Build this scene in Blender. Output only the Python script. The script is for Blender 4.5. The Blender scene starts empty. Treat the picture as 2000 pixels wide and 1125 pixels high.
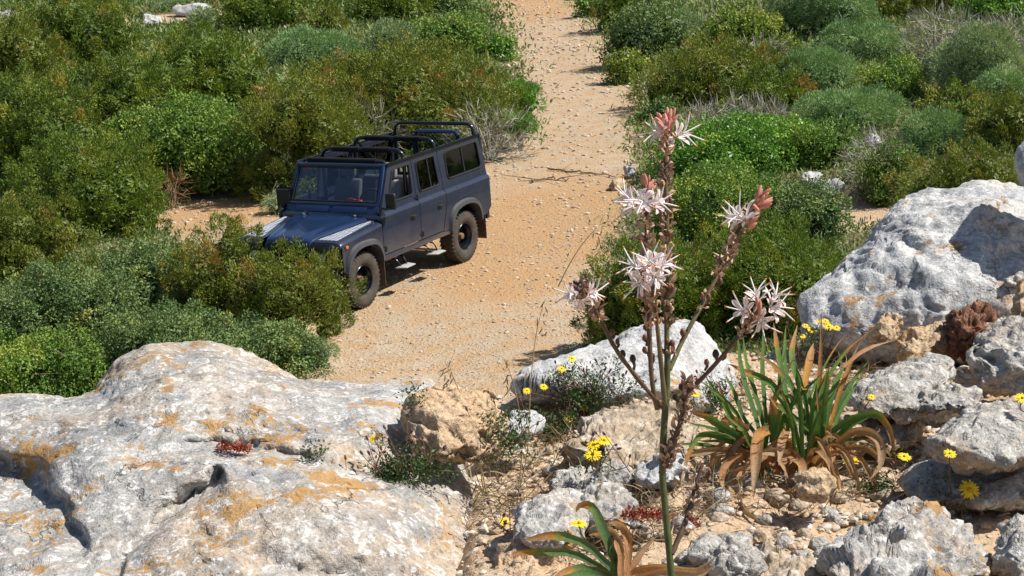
import bpy, bmesh, math, random
import numpy as np
from mathutils import Vector, Matrix

rng = np.random.default_rng(7)
random.seed(7)
SC = bpy.context.scene
COL = SC.collection
R_ = math.radians

# ------------------------------------------------------------------ camera model
F_PX = 3240.0                       # focal length in pixels of the 2000 x 1125 photograph
CAM = np.array([0.0, 0.0, 5.714])
RT = np.array([0.99768444, -0.01638389, -0.06601])
DN = np.array([-0.06801288, -0.2403361, -0.96830409])
FW = np.array([0.0, 0.970551456, -0.240893899])

def ray(px, py):
    px = np.asarray(px, float); py = np.asarray(py, float)
    return FW + np.multiply.outer((px - 1000) / F_PX, RT) + np.multiply.outer((py - 562.5) / F_PX, DN)

def at(px, py, d):
    return CAM + ray(px, py) * np.asarray(d, float)[..., None]

def project(P):
    c = P - CAM
    z = c @ FW
    return 1000 + F_PX * (c @ RT) / z, 562.5 + F_PX * (c @ DN) / z, z

# ------------------------------------------------------------------ noise
_prng = np.random.default_rng(11)
_perm = np.concatenate([_prng.permutation(256)] * 3)
_gr = _prng.normal(size=(256, 3)); _gr /= np.linalg.norm(_gr, axis=1)[:, None]

def perlin(P):
    P = np.asarray(P, float)
    i = np.floor(P).astype(np.int64); f = P - i
    u = f * f * f * (f * (f * 6 - 15) + 10)
    out = np.zeros(len(P))
    for dx in (0, 1):
        for dy in (0, 1):
            for dz in (0, 1):
                h = _perm[_perm[_perm[(i[:, 0] + dx) & 255] + ((i[:, 1] + dy) & 255)] + ((i[:, 2] + dz) & 255)]
                g = _gr[h & 255]
                dot = g[:, 0] * (f[:, 0] - dx) + g[:, 1] * (f[:, 1] - dy) + g[:, 2] * (f[:, 2] - dz)
                w = (u[:, 0] if dx else 1 - u[:, 0]) * (u[:, 1] if dy else 1 - u[:, 1]) * (u[:, 2] if dz else 1 - u[:, 2])
                out += w * dot
    return out * 1.5

def fbm(P, octv=4, gain=.5, ridged=False):
    a, s, out = 1.0, 1.0, np.zeros(len(P))
    for k in range(octv):
        n = perlin(np.asarray(P) * s + 17.3 * k)
        out += a * ((1 - 2 * np.abs(n)) if ridged else n)
        a *= gain; s *= 2.03
    return out

def sstep(a, b, x):
    t = np.clip((x - a) / (b - a), 0, 1)
    return t * t * (3 - 2 * t)

# ------------------------------------------------------------------ object helpers
def new_mesh(name, verts, faces, attrs=None, smooth=True):
    """faces: (n,3) or (n,4) integer array, or a list of such arrays"""
    me = bpy.data.meshes.new(name)
    verts = np.asarray(verts, np.float32)
    fl = faces if isinstance(faces, list) else [faces]
    fl = [np.asarray(f, np.int32) for f in fl if len(f)]
    me.vertices.add(len(verts)); me.vertices.foreach_set('co', verts.ravel())
    idx = np.concatenate([f.ravel() for f in fl])
    tot = np.concatenate([np.full(len(f), f.shape[1], np.int32) for f in fl])
    start = np.concatenate([[0], np.cumsum(tot)[:-1]]).astype(np.int32)
    me.loops.add(len(idx)); me.loops.foreach_set('vertex_index', idx)
    me.polygons.add(len(tot)); me.polygons.foreach_set('loop_start', start)
    me.polygons.foreach_set('loop_total', tot)
    me.polygons.foreach_set('use_smooth', np.full(len(tot), smooth, bool))
    for k, v in (attrs or {}).items():
        a = me.attributes.new(k, 'FLOAT', 'POINT')
        a.data.foreach_set('value', np.asarray(v, np.float32))
    me.update(calc_edges=True)
    return me

def link(name, me, mat, parent=None, loc=None):
    o = bpy.data.objects.new(name, me); COL.objects.link(o)
    if mat is not None and me is not None:
        me.materials.clear(); me.materials.append(mat)
    if parent is not None: o.parent = parent
    if loc is not None: o.location = [float(v) for v in loc]
    return o

def obj(name, verts, faces, mat, parent=None, loc=None, attrs=None, smooth=True):
    v = np.asarray(verts, float)
    if loc is not None: v = v - np.asarray(loc)
    return link(name, new_mesh(name, v, faces, attrs, smooth), mat, parent, loc)

def tag(o, label=None, cat=None, group=None, kind=None):
    if label: o['label'] = label
    if cat: o['category'] = cat
    if group: o['group'] = group
    if kind: o['kind'] = kind
    return o

def thing(name, loc, label, cat, group=None, rz=0.0):
    o = bpy.data.objects.new(name, None); COL.objects.link(o)
    o.empty_display_size = .05
    o.location = [float(v) for v in loc]; o.rotation_euler = (0, 0, rz)
    return tag(o, label, cat, group)

def copy_tree(o, parent=None):
    c = o.copy(); COL.objects.link(c)
    if parent is not None: c.parent = parent
    for ch in list(o.children): copy_tree(ch, c)
    return c

# ------------------------------------------------------------------ materials
class NT:
    def __init__(self, name):
        self.m = bpy.data.materials.new(name); self.m.use_nodes = True
        self.t = self.m.node_tree; self.t.nodes.clear()
        self.out = self.t.nodes.new('ShaderNodeOutputMaterial')
    def n(self, typ, **kw):
        nd = self.t.nodes.new(typ)
        for k, v in kw.items():
            if k.startswith('i_'):
                nd.inputs[k[2:].replace('_', ' ')].default_value = v
            else: setattr(nd, k, v)
        return nd
    def l(self, a, b): self.t.links.new(a, b)
    def coord(self): return self.n('ShaderNodeTexCoord').outputs['Object']
    def noise(self, scale, detail=4, rough=.55, vec=None, dist=0.0):
        nd = self.n('ShaderNodeTexNoise'); nd.inputs['Scale'].default_value = scale
        nd.inputs['Detail'].default_value = detail; nd.inputs['Roughness'].default_value = rough
        nd.inputs['Distortion'].default_value = dist
        if vec is not None: self.l(vec, nd.inputs['Vector'])
        return nd.outputs['Fac']
    def voro(self, scale, vec=None, feature='F1', rnd=1.0):
        nd = self.n('ShaderNodeTexVoronoi', feature=feature); nd.inputs['Scale'].default_value = scale
        nd.inputs['Randomness'].default_value = rnd
        if vec is not None: self.l(vec, nd.inputs['Vector'])
        return nd
    def ramp(self, fac, stops, interp='LINEAR'):
        nd = self.n('ShaderNodeValToRGB'); cr = nd.color_ramp; cr.interpolation = interp
        while len(cr.elements) < len(stops): cr.elements.new(.5)
        for e, (p, c) in zip(cr.elements, stops):
            e.position = p; e.color = (c, c, c, 1) if not hasattr(c, '__len__') else (*c, 1)
        self.l(fac, nd.inputs['Fac'])
        return nd.outputs['Color']
    def mix(self, fac, a, b, mode='MIX'):
        nd = self.n('ShaderNodeMix', data_type='RGBA', blend_type=mode)
        for i, s in ((0, fac), (6, a), (7, b)):
            if isinstance(s, (int, float)): nd.inputs[i].default_value = s
            elif isinstance(s, tuple): nd.inputs[i].default_value = (*s, 1)
            else: self.l(s, nd.inputs[i])
        return nd.outputs[2]
    def math(self, op, a, b=0.0):
        nd = self.n('ShaderNodeMath', operation=op)
        for i, s in ((0, a), (1, b)):
            if isinstance(s, (int, float)): nd.inputs[i].default_value = s
            else: self.l(s, nd.inputs[i])
        return nd.outputs[0]
    def attr(self, name): return self.n('ShaderNodeAttribute', attribute_name=name).outputs['Fac']
    def bump(self, h, dist, strength=1.0, normal=None):
        nd = self.n('ShaderNodeBump'); nd.inputs['Distance'].default_value = dist
        nd.inputs['Strength'].default_value = strength
        self.l(h, nd.inputs['Height'])
        if normal is not None: self.l(normal, nd.inputs['Normal'])
        return nd.outputs['Normal']
    def principled(self, color, rough=.8, metal=0.0, spec=.5, normal=None, coat=0.0, trans=None):
        p = self.n('ShaderNodeBsdfPrincipled')
        for k, s in (('Base Color', color), ('Roughness', rough), ('Metallic', metal), ('Specular IOR Level', spec), ('Coat Weight', coat)):
            if isinstance(s, (int, float)): p.inputs[k].default_value = s
            elif isinstance(s, tuple): p.inputs[k].default_value = (*s, 1)
            else: self.l(s, p.inputs[k])
        p.inputs['Coat Roughness'].default_value = .06
        if normal is not None: self.l(normal, p.inputs['Normal'])
        self.p = p
        sh = p.outputs[0]
        if trans is not None:
            tcol, tf = trans
            t = self.n('ShaderNodeBsdfTranslucent')
            if isinstance(tcol, tuple): t.inputs['Color'].default_value = (*tcol, 1)
            else: self.l(tcol, t.inputs['Color'])
            ms = self.n('ShaderNodeMixShader'); ms.inputs[0].default_value = tf
            self.l(sh, ms.inputs[1]); self.l(t.outputs[0], ms.inputs[2]); sh = ms.outputs[0]
        self.l(sh, self.out.inputs['Surface'])
        return self.m

def simple(name, col, rough=.6, metal=0.0, spec=.5, coat=0.0, var=.15, vscale=8.0):
    k = NT(name); c = k.coord()
    n = k.noise(vscale, 4, .6, c)
    f = k.ramp(n, [(.3, 1 - var), (.7, 1 + var)])
    return k.principled(k.mix(1.0, col, f, 'MULTIPLY'), rough, metal, spec, None, coat)

def rock_mat(name, light, dark, tan, orange, orange_amt, tan_amt, spots=1.0, fine=1.0):
    k = NT(name); c = k.coord()
    big = k.noise(3.2, 5, .6, c, .3)
    base = k.mix(k.ramp(big, [(.36, 0), (.62, 1)]), light, dark)
    tn = k.noise(2.1, 5, .62, k.n('ShaderNodeVectorMath', operation='ADD').outputs[0] if False else c, .6)
    base = k.mix(k.math('MULTIPLY', k.ramp(tn, [(.62 - .45 * tan_amt, 0), (.86 - .45 * tan_amt, 1)]), .85), base, tan)
    # crustose lichen rosettes: pale rings and grey discs
    wob = k.n('ShaderNodeTexNoise'); wob.inputs['Scale'].default_value = 40; k.l(c, wob.inputs['Vector'])
    wv = k.n('ShaderNodeMix', data_type='VECTOR'); wv.inputs[0].default_value = .035
    k.l(c, wv.inputs[4]); k.l(wob.outputs['Color'], wv.inputs[5])
    v1 = k.voro(23, wv.outputs[1]); v2 = k.voro(55, wv.outputs[1]); v3 = k.voro(11, wv.outputs[1])
    pres = k.ramp(v1.outputs['Color'], [(.45, 0), (.55, 1)])
    ring = k.ramp(v1.outputs['Distance'], [(.0, .15), (.28, .2), (.40, 1), (.50, 0)])
    base = k.mix(k.math('MULTIPLY', k.math('MULTIPLY', ring, pres), .75 * spots), base, (.66, .645, .62))
    disc = k.math('MULTIPLY', k.ramp(v3.outputs['Distance'], [(.36, 1), (.44, 0)]), k.ramp(v3.outputs['Color'], [(.6, 0), (.66, 1)]))
    base = k.mix(k.math('MULTIPLY', disc, .6 * spots), base, (.25, .26, .27))
    sp = k.math('MULTIPLY', k.ramp(v2.outputs['Distance'], [(.25, 1), (.42, 0)]), k.ramp(v2.outputs['Color'], [(.55, 0), (.62, 1)]))
    base = k.mix(k.math('MULTIPLY', sp, .75 * spots), base, (.68, .665, .64))
    # grain
    g = k.noise(150, 3, .7, c)
    base = k.mix(1.0, base, k.ramp(g, [(.3, .62), (.5, 1.0), (.72, 1.28)]), 'MULTIPLY')
    g2 = k.noise(34, 5, .65, c)
    base = k.mix(1.0, base, k.ramp(g2, [(.33, .68), (.55, 1.05)]), 'MULTIPLY')
    # orange lichen
    on = k.noise(5.0, 2, .5, c, .2); on2 = k.noise(24, 5, .72, c, .4)
    om = k.math('ADD', k.math('ADD', k.math('MULTIPLY', on, .46), k.math('MULTIPLY', on2, .40)), k.math('MULTIPLY', k.noise(75, 4, .7, c), .22))
    t = .682 - .16 * orange_amt
    of = k.ramp(om, [(t, 0), (t + .022, 1)])
    oc = k.mix(k.noise(60, 3, .6, c), orange, (orange[0] * .75, orange[1] * .66, orange[2] * .6))
    base = k.mix(k.math('MULTIPLY', of, .85), base, oc)
    ck = k.math('ABSOLUTE', k.math('SUBTRACT', k.noise(3.4, 7, .6, c, .5), .5))
    crack = k.math('MULTIPLY', k.ramp(ck, [(.0, 1), (.006, 0)]), k.ramp(k.noise(4.5, 3, .6, c), [(.5, 0), (.62, 1)]))
    base = k.mix(k.math('MULTIPLY', crack, .45), base, (.12, .105, .09))
    h = k.math('ADD', k.math('MULTIPLY', g2, .7), k.math('MULTIPLY', g, .3))
    h = k.math('SUBTRACT', h, k.math('MULTIPLY', crack, .5))
    pits = k.ramp(k.voro(42, c).outputs['Distance'], [(.0, 0), (.25, 1)])
    h = k.math('ADD', h, k.math('MULTIPLY', pits, .25))
    nrm = k.bump(h, .012 * fine, 1.0)
    return k.principled(base, .9, 0, .2, nrm)

M = {}
GREY1, GREY2 = (.415, .405, .385), (.255, .255, .255)
ORANGE = (.44, .25, .07)
M['limestone'] = rock_mat('lichen limestone', GREY1, GREY2, (.47, .36, .25), ORANGE, .62, .42)
M['paleston'] = rock_mat('pale limestone', (.52, .515, .50), (.36, .37, .385), (.50, .40, .29), ORANGE, .42, .2, .8)
M['palerough'] = rock_mat('pale rough limestone', (.46, .44, .40), (.26, .255, .25), (.50, .38, .26), ORANGE, .5, .35, .8, 1.4)
M['tanston'] = rock_mat('tan sandstone', (.52, .41, .29), (.42, .30, .19), (.54, .36, .20), (.45, .24, .09), .25, .6, .15, 1.4)
M['redston'] = rock_mat('reddish porous stone', (.30, .15, .09), (.16, .07, .045), (.36, .2, .12), (.36, .15, .06), .3, .3, .1, 2.0)
M['pebble'] = rock_mat('loose stone', (.44, .36, .27), (.33, .26, .19), (.45, .33, .2), ORANGE, .1, .4, .4, .8)

def soil_mat(name, a, b, c3, pale, peb=1.0, spots=()):
    k = NT(name); c = k.coord()
    n1 = k.noise(.35, 5, .6, c); n2 = k.noise(2.2, 6, .65, c); n3 = k.noise(26, 4, .7, c)
    col = k.mix(k.ramp(n1, [(.35, 0), (.65, 1)]), a, b)
    col = k.mix(k.ramp(n2, [(.42, 0), (.7, 1)]), col, c3)
    for sx, sy, rx, ry in spots:
        mp = k.n('ShaderNodeMapping'); mp.inputs['Location'].default_value = (-sx / rx, -sy / ry, 0); mp.inputs['Scale'].default_value = (1 / rx, 1 / ry, 0); k.l(c, mp.inputs['Vector'])
        ln = k.n('ShaderNodeVectorMath', operation='LENGTH'); k.l(mp.outputs[0], ln.inputs[0])
        q = k.math('ADD', ln.outputs['Value'], k.math('MULTIPLY', k.math('SUBTRACT', n1, .5), 1.6))
        q = k.math('ADD', q, k.math('MULTIPLY', k.math('SUBTRACT', n2, .5), .9))
        col = k.mix(k.math('MULTIPLY', k.ramp(q, [(.55, 1), (1.1, 0)]), .85), col, c3)
    v = k.voro(16, c); v2 = k.voro(38, c)
    st = k.math('MULTIPLY', k.ramp(v.outputs['Distance'], [(.2, 1), (.38, 0)]), k.ramp(v.outputs['Color'], [(.42, 0), (.5, 1)]))
    st2 = k.math('MULTIPLY', k.ramp(v2.outputs['Distance'], [(.2, 1), (.4, 0)]), k.ramp(v2.outputs['Color'], [(.45, 0), (.5, 1)]))
    col = k.mix(k.math('MULTIPLY', st, .55 * peb), col, pale)
    col = k.mix(k.math('MULTIPLY', st2, .5 * peb), col, pale)
    col = k.mix(1.0, col, k.ramp(n3, [(.3, .7), (.6, 1.12)]), 'MULTIPLY')
    h = k.math('ADD', k.math('MULTIPLY', st, .5), k.math('ADD', k.math('MULTIPLY', st2, .35), k.math('MULTIPLY', n3, .6)))
    return k.principled(col, .95, 0, .15, k.bump(h, .03, .9))

def _gp(px, py):
    r = ray(px, py); t = -CAM[2] / r[2]; return (CAM + r * t)[:2]
M['road'] = soil_mat('stony dirt road', (.40, .305, .205), (.435, .345, .245), (.42, .25, .115), (.50, .415, .32), 1.0,
                     [(*_gp(1080, 425), 2.6, 4.6), (*_gp(830, 440), 2.8, 3.2), (*_gp(1045, 15), 2.0, 9.0), (*_gp(1000, 560), 1.2, 1.6), (*_gp(420, 415), 2.2, 2.2), (*_gp(1690, 425), 2.2, 2.2)])
M['soil'] = soil_mat('dry soil', (.45, .33, .215), (.48, .375, .265), (.42, .265, .15), (.58, .50, .40), 1.3)
M['heath'] = soil_mat('litter strewn heath soil', (.16, .13, .075), (.23, .18, .11), (.11, .12, .05), (.30, .25, .17))

def leaf_mat(name, stops, rough=.55, spec=.3, tf=.17):
    k = NT(name)
    t = k.attr('tint')
    col = k.ramp(t, stops)
    return k.principled(col, rough, 0, spec, None, 0, (k.mix(1.0, col, (1.25, 1.3, .7), 'MULTIPLY'), tf))

M['juniper'] = leaf_mat('juniper sprays', [(0, (0.067, 0.119, 0.017)), (.45, (0.142, 0.209, 0.026)), (.8, (0.241, 0.284, 0.034)), (.93, (0.321, 0.261, 0.045)), (1, (0.368, 0.208, 0.052))])
M['juniper2'] = leaf_mat('olive juniper sprays', [(0, (0.083, 0.118, 0.018)), (.45, (0.163, 0.204, 0.030)), (.8, (0.237, 0.257, 0.040)), (.92, (0.311, 0.230, 0.053)), (1, (0.351, 0.195, 0.058))])
M['juniper3'] = leaf_mat('green juniper sprays', [(0, (0.066, 0.113, 0.018)), (.5, (0.142, 0.206, 0.028)), (.9, (0.274, 0.311, 0.036)), (1, (0.412, 0.271, 0.061))])
M['mastic'] = leaf_mat('mastic leaves', [(0, (0.078, 0.156, 0.032)), (.5, (0.155, 0.257, 0.043)), (.85, (0.272, 0.362, 0.063)), (1, (0.390, 0.412, 0.070))], .58, .25)
M['mastic2'] = leaf_mat('blue green mastic leaves', [(0, (0.075, 0.137, 0.047)), (.5, (0.145, 0.218, 0.072)), (.85, (0.236, 0.302, 0.098)), (1, (0.374, 0.371, 0.098))], .58, .25)
M['bright'] = leaf_mat('bright green leaves', [(0, (0.066, 0.166, 0.024)), (.5, (0.140, 0.301, 0.033)), (.85, (0.245, 0.395, 0.046)), (1, (0.376, 0.411, 0.066))], .45, .35)
M['yellowgreen'] = leaf_mat('yellow green leaves', [(0, (0.103, 0.159, 0.023)), (.5, (0.204, 0.286, 0.038)), (1, (0.375, 0.381, 0.063))], .5, .3)
M['cushion'] = leaf_mat('grey green needles', [(0, (0.132, 0.202, 0.098)), (.5, (0.233, 0.318, 0.146)), (.85, (0.352, 0.424, 0.216)), (1, (0.529, 0.529, 0.333))], .6, .25)
M['cushion2'] = leaf_mat('sage green needles', [(0, (0.120, 0.202, 0.088)), (.5, (0.206, 0.330, 0.128)), (.85, (0.303, 0.424, 0.177)), (1, (0.434, 0.489, 0.254))], .6, .25)
M['greytwig'] = leaf_mat('grey dry twigs', [(0, (0.194, 0.178, 0.149)), (.5, (0.327, 0.305, 0.260)), (1, (0.491, 0.461, 0.402))], .8, .15, .1)
M['browntwig'] = leaf_mat('brown dry twigs', [(0, (0.156, 0.078, 0.046)), (.5, (0.286, 0.150, 0.085)), (1, (0.390, 0.260, 0.156))], .8, .15, .1)
M['litter'] = leaf_mat('dry straw litter', [(0, (.12, .085, .05)), (.5, (.25, .185, .11)), (1, (.42, .35, .24))], .8, .15, .1)
M['mixscrub'] = leaf_mat('low mixed scrub', [(0, (0.054, 0.108, 0.029)), (.35, (0.116, 0.185, 0.043)), (.6, (0.185, 0.262, 0.072)), (.8, (0.277, 0.308, 0.129)), (1, (0.400, 0.354, 0.215))], .55, .25)
M['wood'] = simple('grey brown wood', (.17, .125, .085), .85, 0, .2, 0, .35, 20)
M['greywood'] = simple('weathered grey wood', (.30, .275, .235), .85, 0, .2, 0, .3, 20)

# ------------------------------------------------------------------ terrain
_ledge = [(955, 2), (985, 60), (1010, 105), (1012, 150), (1035, 190), (1040, 250), (1032, 290), (965, 318), (700, 360), (340, 398),
          (310, 440), (430, 505), (590, 630), (615, 740), (700, 830), (760, 960)]
_redge = [(1118, 2), (1160, 40), (1190, 70), (1200, 130), (1240, 180), (1250, 215), (1245, 300), (1235, 340), (1215, 370), (1205, 460),
          (1175, 560), (1150, 640), (1140, 700), (1110, 830), (1080, 960)]
def _gp(px, py):
    r = ray(px, py); t = -CAM[2] / r[2]; return (CAM + r * t)[:2]
_L = np.array([_gp(*p) for p in _ledge])[::-1]; _RR = np.array([_gp(*p) for p in _redge])[::-1]

def road_d(x, y):
    """>0 inside the road: distance to the nearer edge"""
    l = np.interp(y, _L[:, 1], _L[:, 0]); r = np.interp(y, _RR[:, 1], _RR[:, 0])
    return np.minimum(x - l, r - x)

_bare = [(*_gp(350, 48), 5.0), (*_gp(30, 45), 4.0), (*_gp(1690, 425), 1.5), (*_gp(420, 415), 1.4), (*_gp(620, 700), .8), (*_gp(1010, 300), .8)]

def ter(x, y):
    x = np.asarray(x, float); y = np.asarray(y, float)
    sh = x.shape; x = x.ravel(); y = y.ravel()
    P = np.stack([x, y, np.zeros_like(x)], 1)
    zs = 4.36 - .075 * (y - 3.3) - .045 * x + .05 * fbm(P * 1.7 + 3.1, 3) + .022 * fbm(P * 7, 3)
    ye = 4.35 + .55 * sstep(.0, 1.0, x) + .15 * perlin(P * .9 + 9)
    zs = zs - .5 * sstep(-.10, -.45, x)
    t = (y - ye) / 5.2
    s = sstep(0, 1, t)
    far = .05 * fbm(P * .35, 3) * sstep(9, 14, y)
    cd = np.hypot(x + 2.1, y - 24.1)
    far *= sstep(2.0, 5.0, cd)
    rd = road_d(x, y)
    bank = .16 * sstep(0, 1.4, -rd) * sstep(3, 6, cd) + .25 * sstep(1.5, 8, -rd)
    for bx, by, br in _bare: bank = bank * sstep(.6, 1.6, np.hypot(x - bx, y - by) / br)
    z = zs * (1 - s) + (far + bank * sstep(10, 14, y)) * s
    return z.reshape(sh)

def ground_hit(px, py):
    r = ray(px, py)
    d = np.concatenate([np.arange(1.5, 12, .02), np.geomspace(12, 400, 1500)])
    P = CAM + d[:, None] * r
    below = P[:, 2] < ter(P[:, 0], P[:, 1])
    i = int(np.argmax(below)) if below.any() else len(d) - 1
    return float(d[i]), P[i]

def build_terrain():
    ys = np.concatenate([np.linspace(-8, .4, 30), .5 * np.power(1.0118, np.arange(0, 560))])
    us = np.linspace(-1, 1, 421); us = np.sign(us) * (np.abs(us) * .45 + .55 * np.abs(us) ** 2.2)
    hw = np.where(ys < .5, 4.5, 3.2 + ys * .62)
    X = us[None, :] * hw[:, None]; Y = np.repeat(ys[:, None], len(us), 1)
    Z = ter(X, Y)
    nr, nc = X.shape
    V = np.stack([X, Y, Z], -1).reshape(-1, 3)
    a = (np.arange(nr - 1)[:, None] * nc + np.arange(nc - 1)[None, :]).ravel()
    Fc = np.stack([a, a + 1, a + nc + 1, a + nc], 1)
    ctr = V[Fc].mean(1)
    rd = road_d(ctr[:, 0], ctr[:, 1]) + .35 * fbm(ctr * [.9, .9, 0], 3)
    isroad = (rd > 0) & (ctr[:, 1] > 9.0)
    bare = np.zeros(len(ctr), bool)
    for bx, by, br in _bare: bare |= np.hypot(ctr[:, 0] - bx, ctr[:, 1] - by) + .3 * fbm(ctr * [1.3, 1.3, 0], 3) < br
    heath = (ctr[:, 1] > 9.0) & ~isroad & ~bare
    for nm, msk, mt in (('ground', ~isroad & ~heath, M['soil']), ('dirt_road', isroad, M['road']), ('heath_ground', heath, M['heath'])):
        f = Fc[msk]; u, inv = np.unique(f, return_inverse=True)
        o = obj(nm, V[u], inv.reshape(f.shape), mt)
        tag(o, kind='structure')
build_terrain()

# ------------------------------------------------------------------ leaves and bushes
def unit(v): return v / (np.linalg.norm(v, axis=-1, keepdims=True) + 1e-9)

def leaf_arrays(P, D, L, W, g=rng, N=None):
    n = len(P); D = unit(D)
    S = unit(np.cross(D, g.normal(size=(n, 3)) if N is None else N + .55 * g.normal(size=(n, 3))))
    L = np.broadcast_to(np.asarray(L, float), (n,))[:, None]; W = np.broadcast_to(np.asarray(W, float), (n,))[:, None]
    V = np.stack([P, P + D * L * .45 + S * W * .5, P + D * L, P + D * L * .45 - S * W * .5], 1).reshape(-1, 3)
    Fq = np.arange(4 * n).reshape(n, 4)
    return V, Fq

class Tubes:
    def __init__(self): self.v = []; self.f = []; self.n = 0
    def add(self, pts, rad, seg=4):
        pts = np.asarray(pts, float); k = len(pts)
        rad = np.broadcast_to(np.asarray(rad, float), (k,)) if np.ndim(rad) else np.full(k, rad)
        T = unit(np.gradient(pts, axis=0))
        ref = np.array([.31, .2, .93]) if abs(T[0][2]) < .8 else np.array([.93, .31, .2])
        A = unit(np.cross(T, ref)); B = np.cross(T, A)
        th = np.arange(seg) / seg * 2 * math.pi
        ring = pts[:, None] + rad[:, None, None] * (np.cos(th)[None, :, None] * A[:, None] + np.sin(th)[None, :, None] * B[:, None])
        self.v.append(ring.reshape(-1, 3))
        i = np.arange(k - 1)[:, None] * seg; j = np.arange(seg)[None, :]; j2 = (j + 1) % seg
        q = np.stack([i + j, i + j2, i + seg + j2, i + seg + j], -1).reshape(-1, 4) + self.n
        self.f.append(q); self.n += k * seg
        # end caps as a fan quad strip (only for 4 sided tubes)
        if seg == 4:
            e = self.n - 4
            self.f.append(np.array([[e, e + 1, e + 2, e + 3]]))
    def get(self): return np.concatenate(self.v), np.concatenate(self.f)

def catmull(P, n):
    P = np.asarray(P, float)
    if len(P) == 2: return P[0] + (P[1] - P[0]) * np.linspace(0, 1, n)[:, None]
    Q = np.vstack([2 * P[0] - P[1], P, 2 * P[-1] - P[-2]])
    t = np.linspace(0, len(P) - 1 - 1e-6, n); i = t.astype(int); u = (t - i)[:, None]
    a, b, c, d = Q[i], Q[i + 1], Q[i + 2], Q[i + 3]
    return .5 * (2 * b + (c - a) * u + (2 * a - 5 * b + 4 * c - d) * u ** 2 + (3 * b - a - 3 * c + d) * u ** 3)

KIND = {   # puff radius, elongation, leaf length, width, pull upwards, jitter of the leaf direction
    'juniper': dict(S=.175, el=1.35, L=.044, W=.015, up=.75, jit=.42, out=.9),
    'mastic':  dict(S=.165, el=.25, L=.040, W=.026, up=.45, jit=.75, out=.5),
    'cushion': dict(S=.150, el=.15, L=.045, W=.010, up=.30, jit=.45, out=.9),
    'twig':    dict(S=.160, el=.3, L=.24, W=.010, up=.3, jit=.75, out=.8),
    'grass':   dict(S=.100, el=.5, L=.30, W=.012, up=1.6, jit=.4, out=.8),
}

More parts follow.
